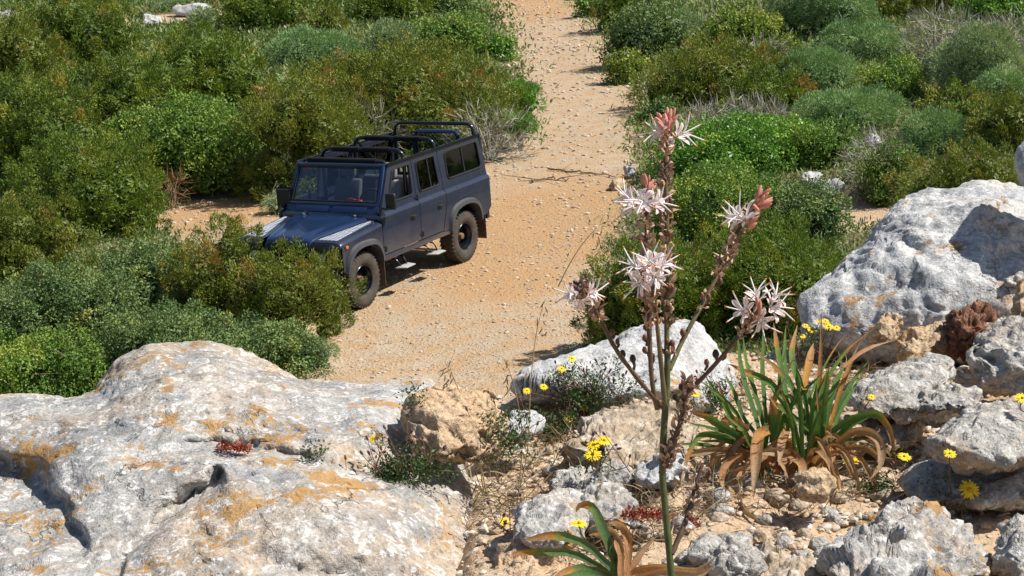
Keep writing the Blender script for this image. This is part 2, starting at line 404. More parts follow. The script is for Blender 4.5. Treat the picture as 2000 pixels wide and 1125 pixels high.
def bush_cloud(kind, rx, ry, h, n_leaf, s, seed, smooth_dome=False):
    g = np.random.default_rng(seed)
    kd = KIND[kind]
    nl = 5 if smooth_dome else int(np.clip(9 + rx * 4, 9, 22))
    lob = []
    for i in range(nl):
        a = g.uniform(0, 2 * math.pi); r = math.sqrt((i + .5) / nl) * (.42 if smooth_dome else .80)
        x, y = r * math.cos(a), r * math.sin(a)
        top = h * math.sqrt(max(0.05, 1 - .78 * r * r)) * g.uniform(.78, 1.02)
        rl = (g.uniform(.62, .75) if smooth_dome else g.uniform(.30, .46)) * min(rx, ry) + .10 * h
        rl = min(rl, .8 * max(rx, .2))
        rz = min(rl * (1.0 if not smooth_dome else .95), top * .9)
        lob.append((x * rx, y * ry, max(top - rz, .05), rl, rz))
    if not smooth_dome:
        m = int(np.clip(6 + rx * 3, 6, 14))
        for i in range(m):
            a = 2 * math.pi * (i + g.uniform(-.3, .3)) / m; r = g.uniform(.70, .86)
            rl = g.uniform(.24, .34) * min(rx, ry) + .08 * h; rz = min(g.uniform(.35, .6) * h, 1.3 * rl)
            lob.append((r * math.cos(a) * rx, r * math.sin(a) * ry, rz * .25, rl, rz))
        nl = len(lob)
    lob = np.array(lob)
    S0 = kd['S'] * (.55 + .45 * s) * (1.0 if rx > .5 else .7)
    nclump = int(np.clip(3.4 * (lob[:, 3] ** 2).sum() * 4.2 / (3.1 * S0 * S0), 30, 2600))
    C = []; D = []; need = nclump; tries = 0; LID = []
    w = lob[:, 3] ** 2; w = w / w.sum()
    while need > 0 and tries < 30:
        k = g.choice(nl, size=need * 3, p=w)
        d = unit(g.normal(size=(need * 3, 3))); d[:, 2] = np.where(d[:, 2] < -.35, -d[:, 2], d[:, 2])
        rr = g.uniform(*((.95, 1.02) if smooth_dome else (.88, 1.06)), need * 3)
        p = lob[k, :3] + d * rr[:, None] * lob[k][:, [3, 3, 4]]
        ok = p[:, 2] > .02
        for j in range(nl):
            q = (p - lob[j, :3]) / lob[j][[3, 3, 4]]
            ok &= ((q ** 2).sum(1) > .62) | (k == j)
        p, d, k = p[ok][:need], d[ok][:need], k[ok][:need]
        C.append(p); D.append(d); LID.append(k); need -= len(p); tries += 1
    C = np.concatenate(C); D = np.concatenate(D); LID = np.concatenate(LID)
    keep = np.zeros(len(C), bool); kept = np.zeros((0, 3)); md = S0 * (.78 if smooth_dome else (1.2 if kind == 'juniper' else 1.1))
    for i in range(len(C)):                               # puffs keep their distance, so dark gaps stay between them
        if len(kept) == 0 or ((kept - C[i]) ** 2).sum(1).min() > (md * g.uniform(.8, 1.35)) ** 2:
            keep[i] = True; kept = np.vstack([kept, C[i]])
    C, D, LID = C[keep], D[keep], LID[keep]
    D = unit(D + np.array([0, 0, kd['up']]) + g.normal(size=D.shape) * .22)
    nc = len(C); per = max(14, int(n_leaf / nc))
    ct = np.clip(g.normal(.50, .20, nc) + (g.random(nl) * .24 - .12)[LID], 0, .85)
    brown = g.random(nc) < (.03 if kind == 'juniper' else .012)
    ct[brown] = g.uniform(.9, 1.0, brown.sum())
    S = S0 * g.uniform(.75, 1.3, nc)
    ci = np.repeat(np.arange(nc), per); n = len(ci)
    U = unit(g.normal(size=(n, 3))); dt = (U * D[ci]).sum(1)
    U = np.where((dt < -.2)[:, None], U - 2 * dt[:, None] * D[ci], U); dt = (U * D[ci]).sum(1)
    rad = g.uniform(.72, 1.08, n) * (1 + .22 * perlin(U * 2.2 + C[ci] * 3))
    shr = 1 - .45 * kd['el'] * np.clip(dt, 0, 1)          # sprays narrow towards their tip
    P = C[ci] + (U * (rad * shr)[:, None] + D[ci] * (dt * rad * kd['el'])[:, None]) * S[ci][:, None]
    LD = U * .5 + D[ci] * kd['out'] + g.normal(size=(n, 3)) * kd['jit']
    P[:, 2] = np.maximum(P[:, 2], .01)
    L = kd['L'] * s * g.uniform(.7, 1.35, n); W = kd['W'] * s * g.uniform(.75, 1.25, n)
    tint = np.clip(ct[ci] + g.normal(0, .08, n), 0, 1)
    NN = U + .3 * D[ci]
    if kind != 'twig':                                    # the dense inner leafage that closes the crown
        ar = float((lob[:, 3] ** 2).sum()) * 5.0
        cs = (.085 if kind == 'juniper' else .10) * s
        m = int(np.clip(2.2 * ar / (cs * cs * .3), 150, 30000))
        k = g.choice(nl, size=m, p=w); d = unit(g.normal(size=(m, 3)))
        p = lob[k, :3] + d * g.uniform(.55, .80, m)[:, None] * lob[k][:, [3, 3, 4]]
        p[:, 2] = np.maximum(p[:, 2], .02)
        P = np.concatenate([P, p]); LD = np.concatenate([LD, np.cross(d, g.normal(size=(m, 3)))])
        L = np.concatenate([L, cs * g.uniform(.8, 1.3, m)]); W = np.concatenate([W, cs * .42 * g.uniform(.8, 1.2, m)])
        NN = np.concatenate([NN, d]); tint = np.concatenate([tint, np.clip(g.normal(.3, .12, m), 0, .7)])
    V, Fq = leaf_arrays(P, LD, L, W, g, NN)
    return V, Fq, np.repeat(tint, 4), lob, C, D

def bush_stems(lob, C, D, s, seed, n_out=14, thick=1.0):
    g = np.random.default_rng(seed + 5)
    T = Tubes()
    for (x, y, z, rl, rz) in lob:
        b = np.array([x * .25, y * .25, 0]); e = np.array([x, y, z + rz * .2])
        m = (b + e) / 2 + g.normal(size=3) * .1 * rl
        T.add(catmull([b, m, e], 6), np.linspace(.035, .014, 6) * thick * (.6 + .4 * s))
    idx = g.choice(len(C), size=min(n_out, len(C)), replace=False)
    for i in idx:
        j = int(np.argmin(((lob[:, :3] - C[i]) ** 2).sum(1)))
        b = lob[j, :3]; e = C[i] + D[i] * g.uniform(.05, .28) * s
        m = (b + e) / 2 + g.normal(size=3) * .08
        m[2] = max(m[2], .03); 
        T.add(catmull([b, m, e], 6), np.linspace(.012, .004, 6) * thick * (.5 + .5 * s), 3)
    return T.get()

FOL = {'J': ('juniper_bush', 'juniper', 'juniper', 'wood'), 'O': ('juniper_bush', 'juniper', 'juniper2', 'wood'),
       'G': ('juniper_bush', 'juniper', 'juniper3', 'wood'),
       'M': ('mastic_bush', 'mastic', 'mastic', 'wood'), 'B': ('mastic_bush', 'mastic', 'mastic2', 'wood'),
       'V': ('leafy_shrub', 'mastic', 'bright', 'greywood'), 'Y': ('leafy_shrub', 'mastic', 'yellowgreen', 'greywood'),
       'C': ('cushion_shrub', 'cushion', 'cushion', 'greywood'), 'S': ('cushion_shrub', 'cushion', 'cushion2', 'greywood'),
       'T': ('dead_shrub', 'twig', 'greytwig', 'greywood'), 'D': ('dead_shrub', 'twig', 'browntwig', 'wood'),
       'N': ('leafy_shrub', 'cushion', 'bright', 'greywood'), 'R': ('grass_clump', 'grass', 'bright', 'greywood')}
BCAT = {'juniper_bush': 'juniper bush', 'mastic_bush': 'bush', 'leafy_shrub': 'shrub', 'cushion_shrub': 'shrub', 'dead_shrub': 'dead shrub', 'grass_clump': 'grass clump'}
BGRP = {'juniper_bush': 'juniper bushes around the dirt road', 'mastic_bush': 'broad-leaved bushes around the dirt road', 'leafy_shrub': 'leafy green shrubs around the dirt road',
        'cushion_shrub': 'rounded grey green shrubs on the heath', 'dead_shrub': 'dry bare shrubs on the heath', 'grass_clump': 'tall grass clumps'}

_bn = [0]
def bush(code, cx, ytop, ybase, w, label, dens=1.0, depth=.75, extra_stems=0, base_d=None):
    name, kind, mat, wood = FOL[code]
    seed = 1000 + _bn[0] * 13; _bn[0] += 1
    d, P = ground_hit(cx, ybase) if base_d is None else (base_d, at(cx, ybase, base_d))
    rx = .43 * w * d / F_PX; ry = rx * depth
    elev = math.atan2(CAM[2] - P[2], P[1])
    hpx = (ybase - ytop) * d / F_PX
    # seen from above the dome also shows its depth
    h = max(.12, 1.04 * (hpx - .95 * ry * math.sin(elev)) / math.cos(elev))
    yy = P[1] + ry * .85
    loc = np.array([P[0] * (yy / P[1]), yy, 0.0]); loc[2] = float(ter(loc[0], loc[1])) - .03
    s = float(np.clip(d / 24.0, .8, 2.8))
    kd = KIND[kind]
    leafpx = (kd['L'] * s * 1620 / d) * (kd['W'] * s * 1620 / d) * .5
    area = w * (ybase - ytop) / 3.8 * .8
    n = int(np.clip(dens * 3.6 * area / leafpx, 500, 130000))
    if kind == 'twig': n = int(n * .45)
    V, Fq, tint, lob, C, D = bush_cloud(kind, rx, ry, h, n, s, seed, smooth_dome=(code in 'CSN'))
    root = thing(name, loc, label, BCAT[name], BGRP[name])
    obj('foliage', V, Fq, M[mat], root, None, {'tint': tint}, smooth=False)
    sv, sf = bush_stems(lob, C, D, s, seed, (10 if code in 'CS' else 22) + extra_stems)
    obj('stems', sv, sf, M[wood], root)
    return root

# ------------------------------------------------------------------ bushes, far to near (photo pixel position, size, label)
BUSHES = [
 # left of the road
 ('C', 400, 28, 62, 80, 'low grey green cushion right of the tallest juniper, beside the pale rock slab'),
 ('C', 330, 2, 22, 60, 'tiny grey green cushion behind the pale rock slab at the top edge'),
 ('G', 150, -15, 175, 270, 'tallest juniper bush of the left slope, bushy and green at the photo\'s upper left'),
 ('O', 40, 30, 230, 200, 'shaggy olive juniper bush cut by the left photo edge, below the pale flat rocks'),
 ('J', 522, -28, 62, 190, 'dark juniper bush standing alone beyond the sage mound, left of the far road'),
 ('N', 652, -12, 18, 70, 'bright green low shrub between two dark junipers far left of the road'),
 ('J', 760, -40, 45, 170, 'dark juniper bush at the top edge, left of the leafy bush by the far road'),
 ('B', 855, -40, 38, 150, 'dark broad-leaved bush at the top edge right beside the far road'),
 ('O', 625, 20, 75, 90, 'small olive juniper bush in front of the bright green low shrub'),
 ('S', 600, 62, 135, 270, 'low pale sage mound between the dark juniper and the big juniper behind the car'),
 ('C', 768, 48, 108, 110, 'small grey green round cushion left of the road, beyond the big juniper'),
 ('M', 885, 25, 118, 165, 'green leafy bush with grey twigs on the left road edge, far bend'),
 ('V', 975, 70, 120, 70, 'small bright leafy shrub spilling onto the left road edge at the far bend'),
 ('J', 405, 66, 225, 240, 'dark upright juniper bush above the glossy mastic left of the car'),
 ('G', 265, 95, 300, 190, 'dense green juniper between the tallest juniper and the dark upright one'),
 ('O', 770, 92, 300, 500, 'very wide olive juniper bush right behind the off-road car'),
 ('O', 600, 170, 395, 250, 'olive juniper bush touching the car\'s far front corner, dark at its foot'),
 ('T', 715, 215, 320, 150, 'grey bare shrub tangle directly behind the car\'s roll bars'),
 ('D', 752, 205, 285, 110, 'reddish brown dead shrub above the roll bars of the car'),
 ('T', 955, 225, 320, 130, 'wispy grey dead shrub behind the car\'s tail, at the left road edge'),
 ('N', 1024, 165, 245, 66, 'bright green feathery shrub on the left road edge behind the car'),
 ('N', 1018, 225, 294, 52, 'small bright green shrub at the foot of the feathery one by the road edge'),
 ('M', 380, 196, 388, 330, 'large glossy mastic bush left of the car above the bare dirt hollow'),
 ('G', 90, 165, 380, 300, 'big dense juniper at the left photo edge, under the tallest one'),
 ('J', 170, 268, 470, 340, 'wide juniper bush on the left with reddish tips beside the dirt hollow'),
 ('D', 335, 345, 410, 50, 'small brown dead shrub on the rim of the dirt hollow'),
 ('C', 545, 385, 420, 60, 'tiny silver grey shrub beside the car\'s windscreen corner'),
 ('O', 60, 395, 560, 240, 'yellowish juniper bush at the left photo edge above the mastic thicket'),
 ('J', 462, 432, 500, 60, 'small juniper sprig bush in front of the dirt hollow, at the car\'s far wing'),
 ('B', 300, 472, 640, 250, 'blue green mastic thicket directly left of the juniper by the bumper'),
 ('B', 120, 520, 690, 320, 'broad blue green mastic thicket at the left photo edge above the big boulder'),
 ('O', 588, 486, 668, 205, 'juniper bush with bare grey sticks hiding the front bumper of the car'),
 ('O', 440, 452, 650, 190, 'dark juniper bush squeezed between the bumper juniper and the mastic thicket'),
 ('B', 330, 600, 770, 330, 'deep green mastic thicket right behind the big lichen boulder'),
 ('M', 90, 650, 800, 260, 'green leafy bush behind the left shoulder of the big boulder'),
 ('B', 530, 625, 735, 230, 'low dark mastic bush between the bumper juniper and the big boulder'),
 ('C', 622, 668, 722, 74, 'small silver green cushion at the road edge behind the big boulder'),
 # right of the road
 ('V', 1152, -20, 34, 50, 'bright green shrub on the right road edge at the top of the photo'),
 ('J', 1225, -30, 58, 130, 'dark juniper bush at the top edge just right of the far road'),
 ('B', 1270, 8, 125, 170, 'rounded dark broad-leaved bush on the right road edge at the bend'),
 ('C', 1345, 28, 100, 130, 'grey green cushion behind the wide olive juniper right of the road'),
 ('Y', 1455, 18, 95, 150, 'yellow green shrub between two grey green cushions far right of the road'),
 ('C', 1550, -15, 70, 100, 'upright grey green cushion beside the yellow green shrub, top of the right slope'),
 ('S', 1625, -35, 75, 190, 'large sage dome at the top edge of the right slope'),
 ('O', 1770, -50, 38, 260, 'wide dark olive juniper bush at the top edge of the right slope'),
 ('V', 1950, -30, 45, 170, 'green leafy shrub in the upper right corner'),
 ('Y', 1226, 95, 165, 74, 'small yellow green shrub spilling onto the road below the bend'),
 ('Y', 1520, 75, 140, 90, 'low yellow green shrub under the grey green cushion row'),
 ('S', 1680, 52, 125, 180, 'sage green dome left of the silvery twig thicket'),
 ('T', 1835, 25, 125, 130, 'silvery bare twig thicket left of the big grey dome'),
 ('T', 1955, 40, 130, 140, 'silvery bare twig thicket behind the big grey dome at the right edge'),
 ('T', 1500, 90, 150, 90, 'small silvery twig shrub behind the wide olive juniper'),
 ('S', 1610, 100, 185, 230, 'wide sage mound right of the wide olive juniper'),
 ('C', 1905, 62, 195, 180, 'big round grey dome shrub with a dark shaded hollow below it'),
 ('M', 1745, 120, 205, 160, 'green leafy bush left of the big grey dome'),
 ('O', 1405, 84, 208, 320, 'wide olive brown juniper bush on the right road edge'),
 ('J', 1500, 150, 222, 170, 'low dark juniper bush at the right end of the wide olive brown one'),
 ('S', 1650, 170, 260, 270, 'broad sage mound between the low dark juniper and the sage dome on its right'),
 ('B', 1290, 198, 240, 110, 'small dark leafy bush at the road edge behind the tallest flower spike'),
 ('S', 1960, 140, 235, 140, 'sage shrub under the big grey dome at the right photo edge'),
 ('J', 1870, 180, 268, 150, 'olive juniper bush between the grey dome and the sage dome'),
 ('S', 1812, 224, 305, 170, 'neat round sage dome above the right juniper'),
 ('O', 1965, 190, 300, 130, 'olive juniper bush at the right photo edge beside the neat sage dome'),
 ('T', 1440, 212, 275, 260, 'grey twiggy shrub on top of the bright green mound by the road'),
 ('V', 1450, 222, 345, 400, 'broad bright green leafy mound right of the road behind the flower spikes'),
 ('M', 1600, 240, 330, 150, 'dull green leafy bush at the right end of the bright green mound'),
 ('M', 1430, 330, 470, 330, 'leafy green mound in front of the bright one, right of the road'),
 ('B', 1560, 360, 480, 180, 'dull leafy bush left of the bare dirt patch with pale stones'),
 ('T', 1715, 275, 400, 110, 'grey brown twiggy shrub above the bare dirt patch'),
 ('M', 1745, 290, 405, 120, 'patchy leafy shrub with brown twigs above the bare dirt patch'),
 ('O', 1890, 280, 430, 260, 'dark olive juniper bush directly behind the big pale boulder'),
 ('J', 1500, 430, 660, 360, 'large dark juniper bush behind the rosette and the pale boulder'),
 ('G', 1290, 470, 690, 260, 'dark green juniper bush at the road edge behind the flower spikes'),
 ('G', 1200, 560, 690, 110, 'low juniper bush creeping onto the road left of the flower spikes'),
]
for b in BUSHES:
    bush(*b, extra_stems=(26 if 'sticks' in b[-1] or 'grey twigs' in b[-1] else 0))

# low scrub carpet between the bushes: nobody could count it
def carpet():
    g = np.random.default_rng(5)
    n = 20000
    y = np.exp(g.uniform(math.log(11.5), math.log(110), n)); x = g.uniform(-1, 1, n) * (2 + y * .42)
    ok = road_d(x, y) < -.25 + .2 * g.normal(size=n)
    for bx, by, br in _bare: ok &= np.hypot(x - bx, y - by) > br
    ok &= ~((np.hypot(x + 2.1, y - 24.1) < 3.4))
    x, y = x[ok], y[ok]; n = len(x)
    sc = np.clip(y / 22, .7, 3.5)
    per = 30
    z = ter(x, y)
    ci = np.repeat(np.arange(n), per); m = n * per
    ht = (.06 + .22 * g.random(n) ** 2) * np.sqrt(sc)
    off = g.normal(size=(m, 2)) * (.20 * sc[ci])[:, None]
    P = np.stack([x[ci] + off[:, 0], y[ci] + off[:, 1], np.zeros(m)], 1)
    P[:, 2] = z[ci] + ht[ci] * g.random(m) * np.exp(-((off / (.3 * sc[ci])[:, None]) ** 2).sum(1))
    D = g.normal(size=(m, 3)) * .8 + np.array([0, 0, .9])
    V, Fq = leaf_arrays(P, D, .075 * sc[ci] * g.uniform(.6, 1.4, m), .024 * sc[ci], g)
    ct = g.beta(2, 2, n)
    tint = np.clip(ct[ci] + g.normal(0, .1, m), 0, 1)
    o = obj('ground_cover', V, Fq, M['mixscrub'], None, None, {'tint': np.repeat(tint, 4)}, smooth=False)
    tag(o, 'low grey green scrub covering the heath between the bushes', 'ground cover', kind='stuff')
carpet()
# ------------------------------------------------------------------ stones
_ico = {}
ROCKS = []
def surf(px, py):
    """distance at which the sight line meets a boulder or the ground"""
    d = ground_hit(px, py)[0]
    for ax, ay, ad in ROCKS:
        m = (np.hypot(ax - px, ay - py) < 12)
        if m.any(): d = min(d, float(ad[m].min()) + .004)
    return d
def ico(sub):
    if sub not in _ico:
        bm = bmesh.new(); bmesh.ops.create_icosphere(bm, subdivisions=sub, radius=1)
        v = np.array([q.co[:] for q in bm.verts]); f = np.array([[q.index for q in t.verts] for t in bm.faces])
        bm.free(); _ico[sub] = (v, f)
    return _ico[sub]

def vnormals(V, Fc):
    n = np.cross(V[Fc[:, 1]] - V[Fc[:, 0]], V[Fc[:, 2]] - V[Fc[:, 0]])
    out = np.zeros_like(V)
    for i in range(3):
        for a in range(3): out[:, a] += np.bincount(Fc[:, i], n[:, a], len(V))
    return unit(out)

def poly_radius(poly, c, n=720):
    poly = np.asarray(poly, float) - c
    k = 24
    pts = catmull(np.vstack([poly, poly[:1]]), len(poly) * k)
    lin = np.concatenate([poly[i] + (poly[(i + 1) % len(poly)] - poly[i]) * np.linspace(0, 1, k, endpoint=False)[:, None] for i in range(len(poly))])
    pts = .5 * pts + .5 * lin
    th = np.arctan2(pts[:, 1], pts[:, 0]); r = np.hypot(pts[:, 0], pts[:, 1])
    g = np.linspace(-math.pi, math.pi, n, endpoint=False)
    o = np.argsort(th); th = th[o]; r = r[o]
    th = np.concatenate([th - 2 * math.pi, th, th + 2 * math.pi]); r = np.concatenate([r] * 3)
    R = np.interp(g, th, r)
    return g, R

def boulder(name, label, mat, poly, center=None, base=None, depth=None, T=.3, slope=.0016, sub=6, rough=.03, fine=.006,
            pit=.0, freq=3.0, carve=(), bulge=(), group=None, cat='boulder', box=.75, shift=0.0, lay=0.0, facets=0):
    poly = np.asarray(poly, float)
    c = np.asarray(center if center is not None else (poly.min(0) + poly.max(0)) / 2, float)
    yb = poly[:, 1].max() if base is None else base
    if depth is None:
        gd, _ = ground_hit(c[0], min(yb, 1180)); 
        dc = gd + .45 * T - slope * (c[1] - min(yb, 1180)) * -1 + shift
    else: dc = depth
    d, f = ico(sub)
    th = np.arctan2(-d[:, 1], d[:, 0]); rho = np.hypot(d[:, 0], d[:, 1])
    g, R = poly_radius(poly, c)
    r = np.interp(th, np.concatenate([g, [math.pi]]), np.concatenate([R, R[:1]]))
    soft = np.mean(R) * .95
    rr = r * rho ** box
    k = rho ** 1.5
    rr = rho ** box * (r * k + soft * (1 - k) * .9 + r * (1 - k) * .1)
    rr = np.minimum(rr, r * rho ** (box * .3))
    px = c[0] + rr * np.cos(th); py = c[1] + rr * np.sin(th)
    dep = dc + slope * (c[1] - py) - np.sign(d[:, 2]) * np.abs(d[:, 2]) ** .8 * T
    V = at(px, py, dep)
    if facets:
        gg = np.random.default_rng(len(label) * 31 + facets); cc = V.mean(0); q = V - cc
        for i in range(facets):
            n = unit(gg.normal(size=3)); e = q @ n; t = e.max() * gg.uniform(*((.84, .96) if np.ptp(q @ RT) > .7 else (.66, .9)))
            q = q - np.outer(np.maximum(e - t, 0) * .85, n)
        V = q + cc
    N = vnormals(V, f)
    Pn = V * freq
    V = V + N * (rough * (fbm(Pn, 4, .5) + .5 * fbm(Pn * 1.7 + 5, 3, .5, True) - .35))[:, None]
    if lay: 
        q = V @ np.array([.25, .15, 1.0]) * 22 + 1.2 * fbm(V * 4, 3)
        V = V + N * (lay * (np.abs((q % 1) - .5) * 2 - .5))[:, None]
    V = V + N * (fine * fbm(V * 26, 4, .6))[:, None]
    tr = 2.2 * fbm(V * np.array([4.5, 4.5, 7.5]) + 31, 4, .55); fl = np.floor(tr)
    V = V + N * (fine * 1.7 * (fl + sstep(.40, .60, tr - fl)))[:, None]
    if pit:
        pn = perlin(V * 20 + 2) + .5 * perlin(V * 44)
        V = V - N * (pit * sstep(.12, .62, pn))[:, None]
    if len(carve) or len(bulge):
        px, py, dd = project(V); front = d[:, 2] > -.1
        wob0 = 7 * perlin(V * 8) + 2.5 * perlin(V * 30) + 1.5 * perlin(V * 70)
        for sign, lst in ((1, carve), (-1, bulge)):
            for pl, w, dp in lst:
                pl = np.asarray(pl, float); best = np.full(len(V), 1e9)
                if len(pl) == 1: best = np.hypot(px - pl[0][0], py - pl[0][1])
                for a, b in zip(pl[:-1], pl[1:]):
                    ab = b - a; t = np.clip(((px - a[0]) * ab[0] + (py - a[1]) * ab[1]) / (ab @ ab), 0, 1)
                    best = np.minimum(best, np.hypot(px - a[0] - t * ab[0], py - a[1] - t * ab[1]))
                wob = wob0 * w / 17
                am = dp * np.exp(-((np.maximum(best + wob, 0)) / w) ** 2.2) * front
                V = V + (FW * sign)[None, :] * am[:, None]
    ROCKS.append(project(V))
    loc = V.mean(0); loc[2] = V[:, 2].min()
    o = obj(name, V, f, mat, None, loc)
    return tag(o, label, cat, group)

BIGP = [(-140, 800), (0, 778), (60, 772), (130, 784), (190, 764), (215, 735), (240, 700), (300, 674), (360, 680), (400, 676), (450, 682), (520, 708),
        (600, 743), (700, 754), (770, 748), (840, 747), (862, 790), (880, 850), (905, 905), (935, 960), (945, 1060), (935, 1180), (700, 1300), (-160, 1300)]
boulder('boulder', 'huge grey white boulder with orange lichen filling the lower left of the photo', M['limestone'], BIGP, center=(420, 985), depth=3.95,
        T=.46, slope=.0021, sub=7, rough=.017, fine=.003, pit=.0, freq=2.2,
        carve=[([(372, 866), (420, 863), (470, 872), (500, 880)], 8, .03), ([(430, 925), (410, 950), (375, 968), (345, 990), (310, 1015), (280, 1045), (245, 1075), (225, 1100), (212, 1130)], 14, .10),
               ([(-20, 930), (45, 950), (95, 1010), (125, 1060)], 40, .10), ([(20, 1010), (60, 1060)], 34, .05), ([(150, 1085), (60, 1115)], 12, .03),
               ([(365, 962), (400, 985), (385, 1020)], 12, .02), ([(490, 755), (520, 742), (545, 740)], 4, .014),
               ([(237, 828), (262, 833)], 3, .012), ([(470, 868), (520, 862)], 7, .016), ([(275, 980), (290, 1000)], 7, .016),
               ([(500, 872), (560, 884), (640, 900), (720, 922), (800, 935), (860, 938)], 11, .03), ([(540, 800), (590, 850), (600, 890)], 10, .012)],
        bulge=[([(560, 800), (720, 810)], 90, .05), ([(330, 760)], 120, .05), ([(500, 985), (620, 1000), (800, 1010)], 105, .10), ([(210, 880)], 80, .05), ([(160, 830)], 60, .03), ([(330, 1090), (480, 1080)], 60, .05)])
boulder('boulder', 'brown pitted block leaning on the right end of the huge lichen boulder', M['tanston'],
        [(800, 792), (815, 772), (840, 760), (890, 752), (935, 756), (965, 785), (977, 830), (967, 890), (940, 912), (900, 930), (862, 915), (835, 880), (815, 850), (806, 815)],
        center=(892, 838), depth=3.82, T=.13, slope=.0012, sub=6, rough=.02, fine=.006, pit=.005, freq=7, facets=12, box=.6,
        carve=[([(950, 770), (958, 790)], 9, .04), ([(880, 845), (905, 865)], 7, .02), ([(935, 850), (955, 870)], 9, .02)])
boulder('boulder', 'long pale grey boulder behind the flower spikes at the slope edge', M['paleston'],
        [(1008, 745), (1030, 722), (1060, 705), (1130, 686), (1190, 676), (1240, 647), (1270, 634), (1310, 626), (1390, 632), (1422, 655), (1442, 700), (1450, 770), (1380, 820), (1200, 820), (1100, 800), (1040, 800), (1010, 798)],
        center=(1250, 735), depth=4.72, T=.24, slope=.0022, sub=6, rough=.02, fine=.004, pit=.003, freq=4, facets=7)
boulder('boulder', 'great pale bluish boulder on the right with a cast shadow on its top', M['paleston'],
        [(1548, 660), (1556, 600), (1590, 565), (1640, 530), (1685, 485), (1712, 445), (1740, 410), (1785, 380), (1850, 376), (1885, 362), (1925, 348), (1970, 356), (2010, 372), (2080, 400), (2140, 560), (2080, 690), (1900, 705), (1750, 705), (1640, 690), (1580, 690)],
        center=(1840, 545), depth=5.45, T=.42, slope=.0022, sub=7, rough=.02, fine=.004, pit=.002, freq=2.6, facets=18,
        carve=[([(1690, 440), (1730, 450), (1770, 470), (1810, 500)], 17, .05), ([(1680, 470), (1665, 540)], 15, .04), ([(1735, 490)], 11, .03), ([(1675, 570)], 10, .03), ([(1620, 590), (1605, 620)], 14, .03),
               ([(1960, 500), (2000, 490)], 14, .03), ([(1780, 395)], 12, .025)],
        bulge=[([(1900, 400)], 70, .06), ([(1850, 560), (1950, 580)], 70, .05)])
boulder('boulder', 'grey boulder cut by the right photo edge, standing on the great pale boulder', M['paleston'],
        [(1987, 322), (1992, 302), (2010, 285), (2060, 262), (2120, 270), (2170, 310), (2160, 400), (2080, 420), (2020, 385), (1994, 352)],
        center=(2075, 340), depth=5.15, T=.16, slope=.001, sub=5, rough=.02, freq=4, facets=8)
boulder('boulder', 'grey rough boulder at the right edge, above the pair of flat slabs', M['palerough'],
        [(1888, 680), (1905, 655), (1930, 643), (2000, 636), (2080, 648), (2090, 760), (2000, 772), (1940, 768), (1900, 748)],
        depth=4.35, T=.17, slope=.0016, sub=6, rough=.022, fine=.006, pit=.008, freq=6, facets=10, box=.6, carve=[([(1915, 690), (1950, 705)], 14, .05)])
boulder('boulder', 'dark reddish brown porous rock between tan lumps on the right', M['redston'],
        [(1846, 645), (1858, 624), (1882, 608), (1916, 603), (1938, 620), (1938, 650), (1902, 680), (1864, 684), (1850, 668)],
        depth=4.55, T=.08, slope=.001, sub=6, rough=.02, fine=.012, pit=.035, freq=14)
boulder('boulder', 'pointed orange tan rock standing upright behind the rosette', M['tanston'],
        [(1690, 668), (1705, 640), (1722, 612), (1740, 597), (1772, 628), (1762, 655), (1735, 682), (1705, 682)], depth=4.6, T=.07, slope=.001, sub=5, rough=.01, fine=.006, freq=12, facets=12)
boulder('boulder', 'low tan rock lump beside the reddish porous rock', M['tanston'],
        [(1750, 665), (1775, 640), (1810, 630), (1850, 642), (1855, 675), (1800, 700), (1755, 690)], depth=4.6, T=.09, slope=.0014, sub=5, rough=.016, fine=.007, pit=.008, freq=9)
boulder('boulder', 'orange tan rock cut by the right edge above the rough grey boulder', M['tanston'],
        [(1975, 640), (1972, 600), (1985, 560), (2020, 540), (2060, 560), (2050, 650)], depth=4.7, T=.09, slope=.001, sub=5, rough=.014, fine=.007, pit=.01, freq=10)
boulder('boulder', 'small dark grey stone lying on the shaded side of the great pale boulder', M['palerough'],
        [(1960, 545), (1975, 532), (1998, 534), (2006, 552), (1985, 562), (1966, 558)], depth=5.0, T=.03, slope=.001, sub=4, rough=.006, freq=18)
boulder('boulder', 'flat tan grey slab right of the rosette, under dry brushwood', M['palerough'],
        [(1648, 800), (1658, 765), (1720, 722), (1800, 706), (1868, 700), (1882, 728), (1832, 762), (1770, 795), (1690, 812)], depth=4.18, T=.11, slope=.003, sub=6, rough=.012, fine=.005, freq=6, box=.6, facets=9)
boulder('boulder', 'craggy narrow slab in front of the rough grey boulder on the right', M['palerough'],
        [(1738, 812), (1770, 785), (1810, 768), (1870, 754), (1936, 765), (1932, 795), (1870, 815), (1800, 822)], depth=3.98, T=.09, slope=.0025, sub=6, rough=.02, fine=.006, pit=.008, freq=9, facets=8)
boulder('boulder', 'smooth grey wedge boulder propped up near the yellow flowers on the right', M['palerough'],
        [(1788, 892), (1800, 870), (1822, 852), (1850, 820), (1890, 792), (1930, 778), (1990, 776), (2060, 786), (2080, 880), (1990, 905), (1930, 920), (1880, 936), (1835, 930)],
        depth=3.62, T=.14, slope=.002, sub=6, rough=.016, fine=.005, pit=.006, freq=6, facets=9, box=.6)
boulder('boulder', 'dark flat rock in the shade beneath the smooth wedge boulder', M['palerough'],
        [(1768, 945), (1790, 922), (1850, 915), (1930, 925), (2030, 915), (2070, 960), (1980, 985), (1880, 990), (1790, 985)], depth=3.68, T=.1, slope=.002, sub=5, rough=.016, freq=8)
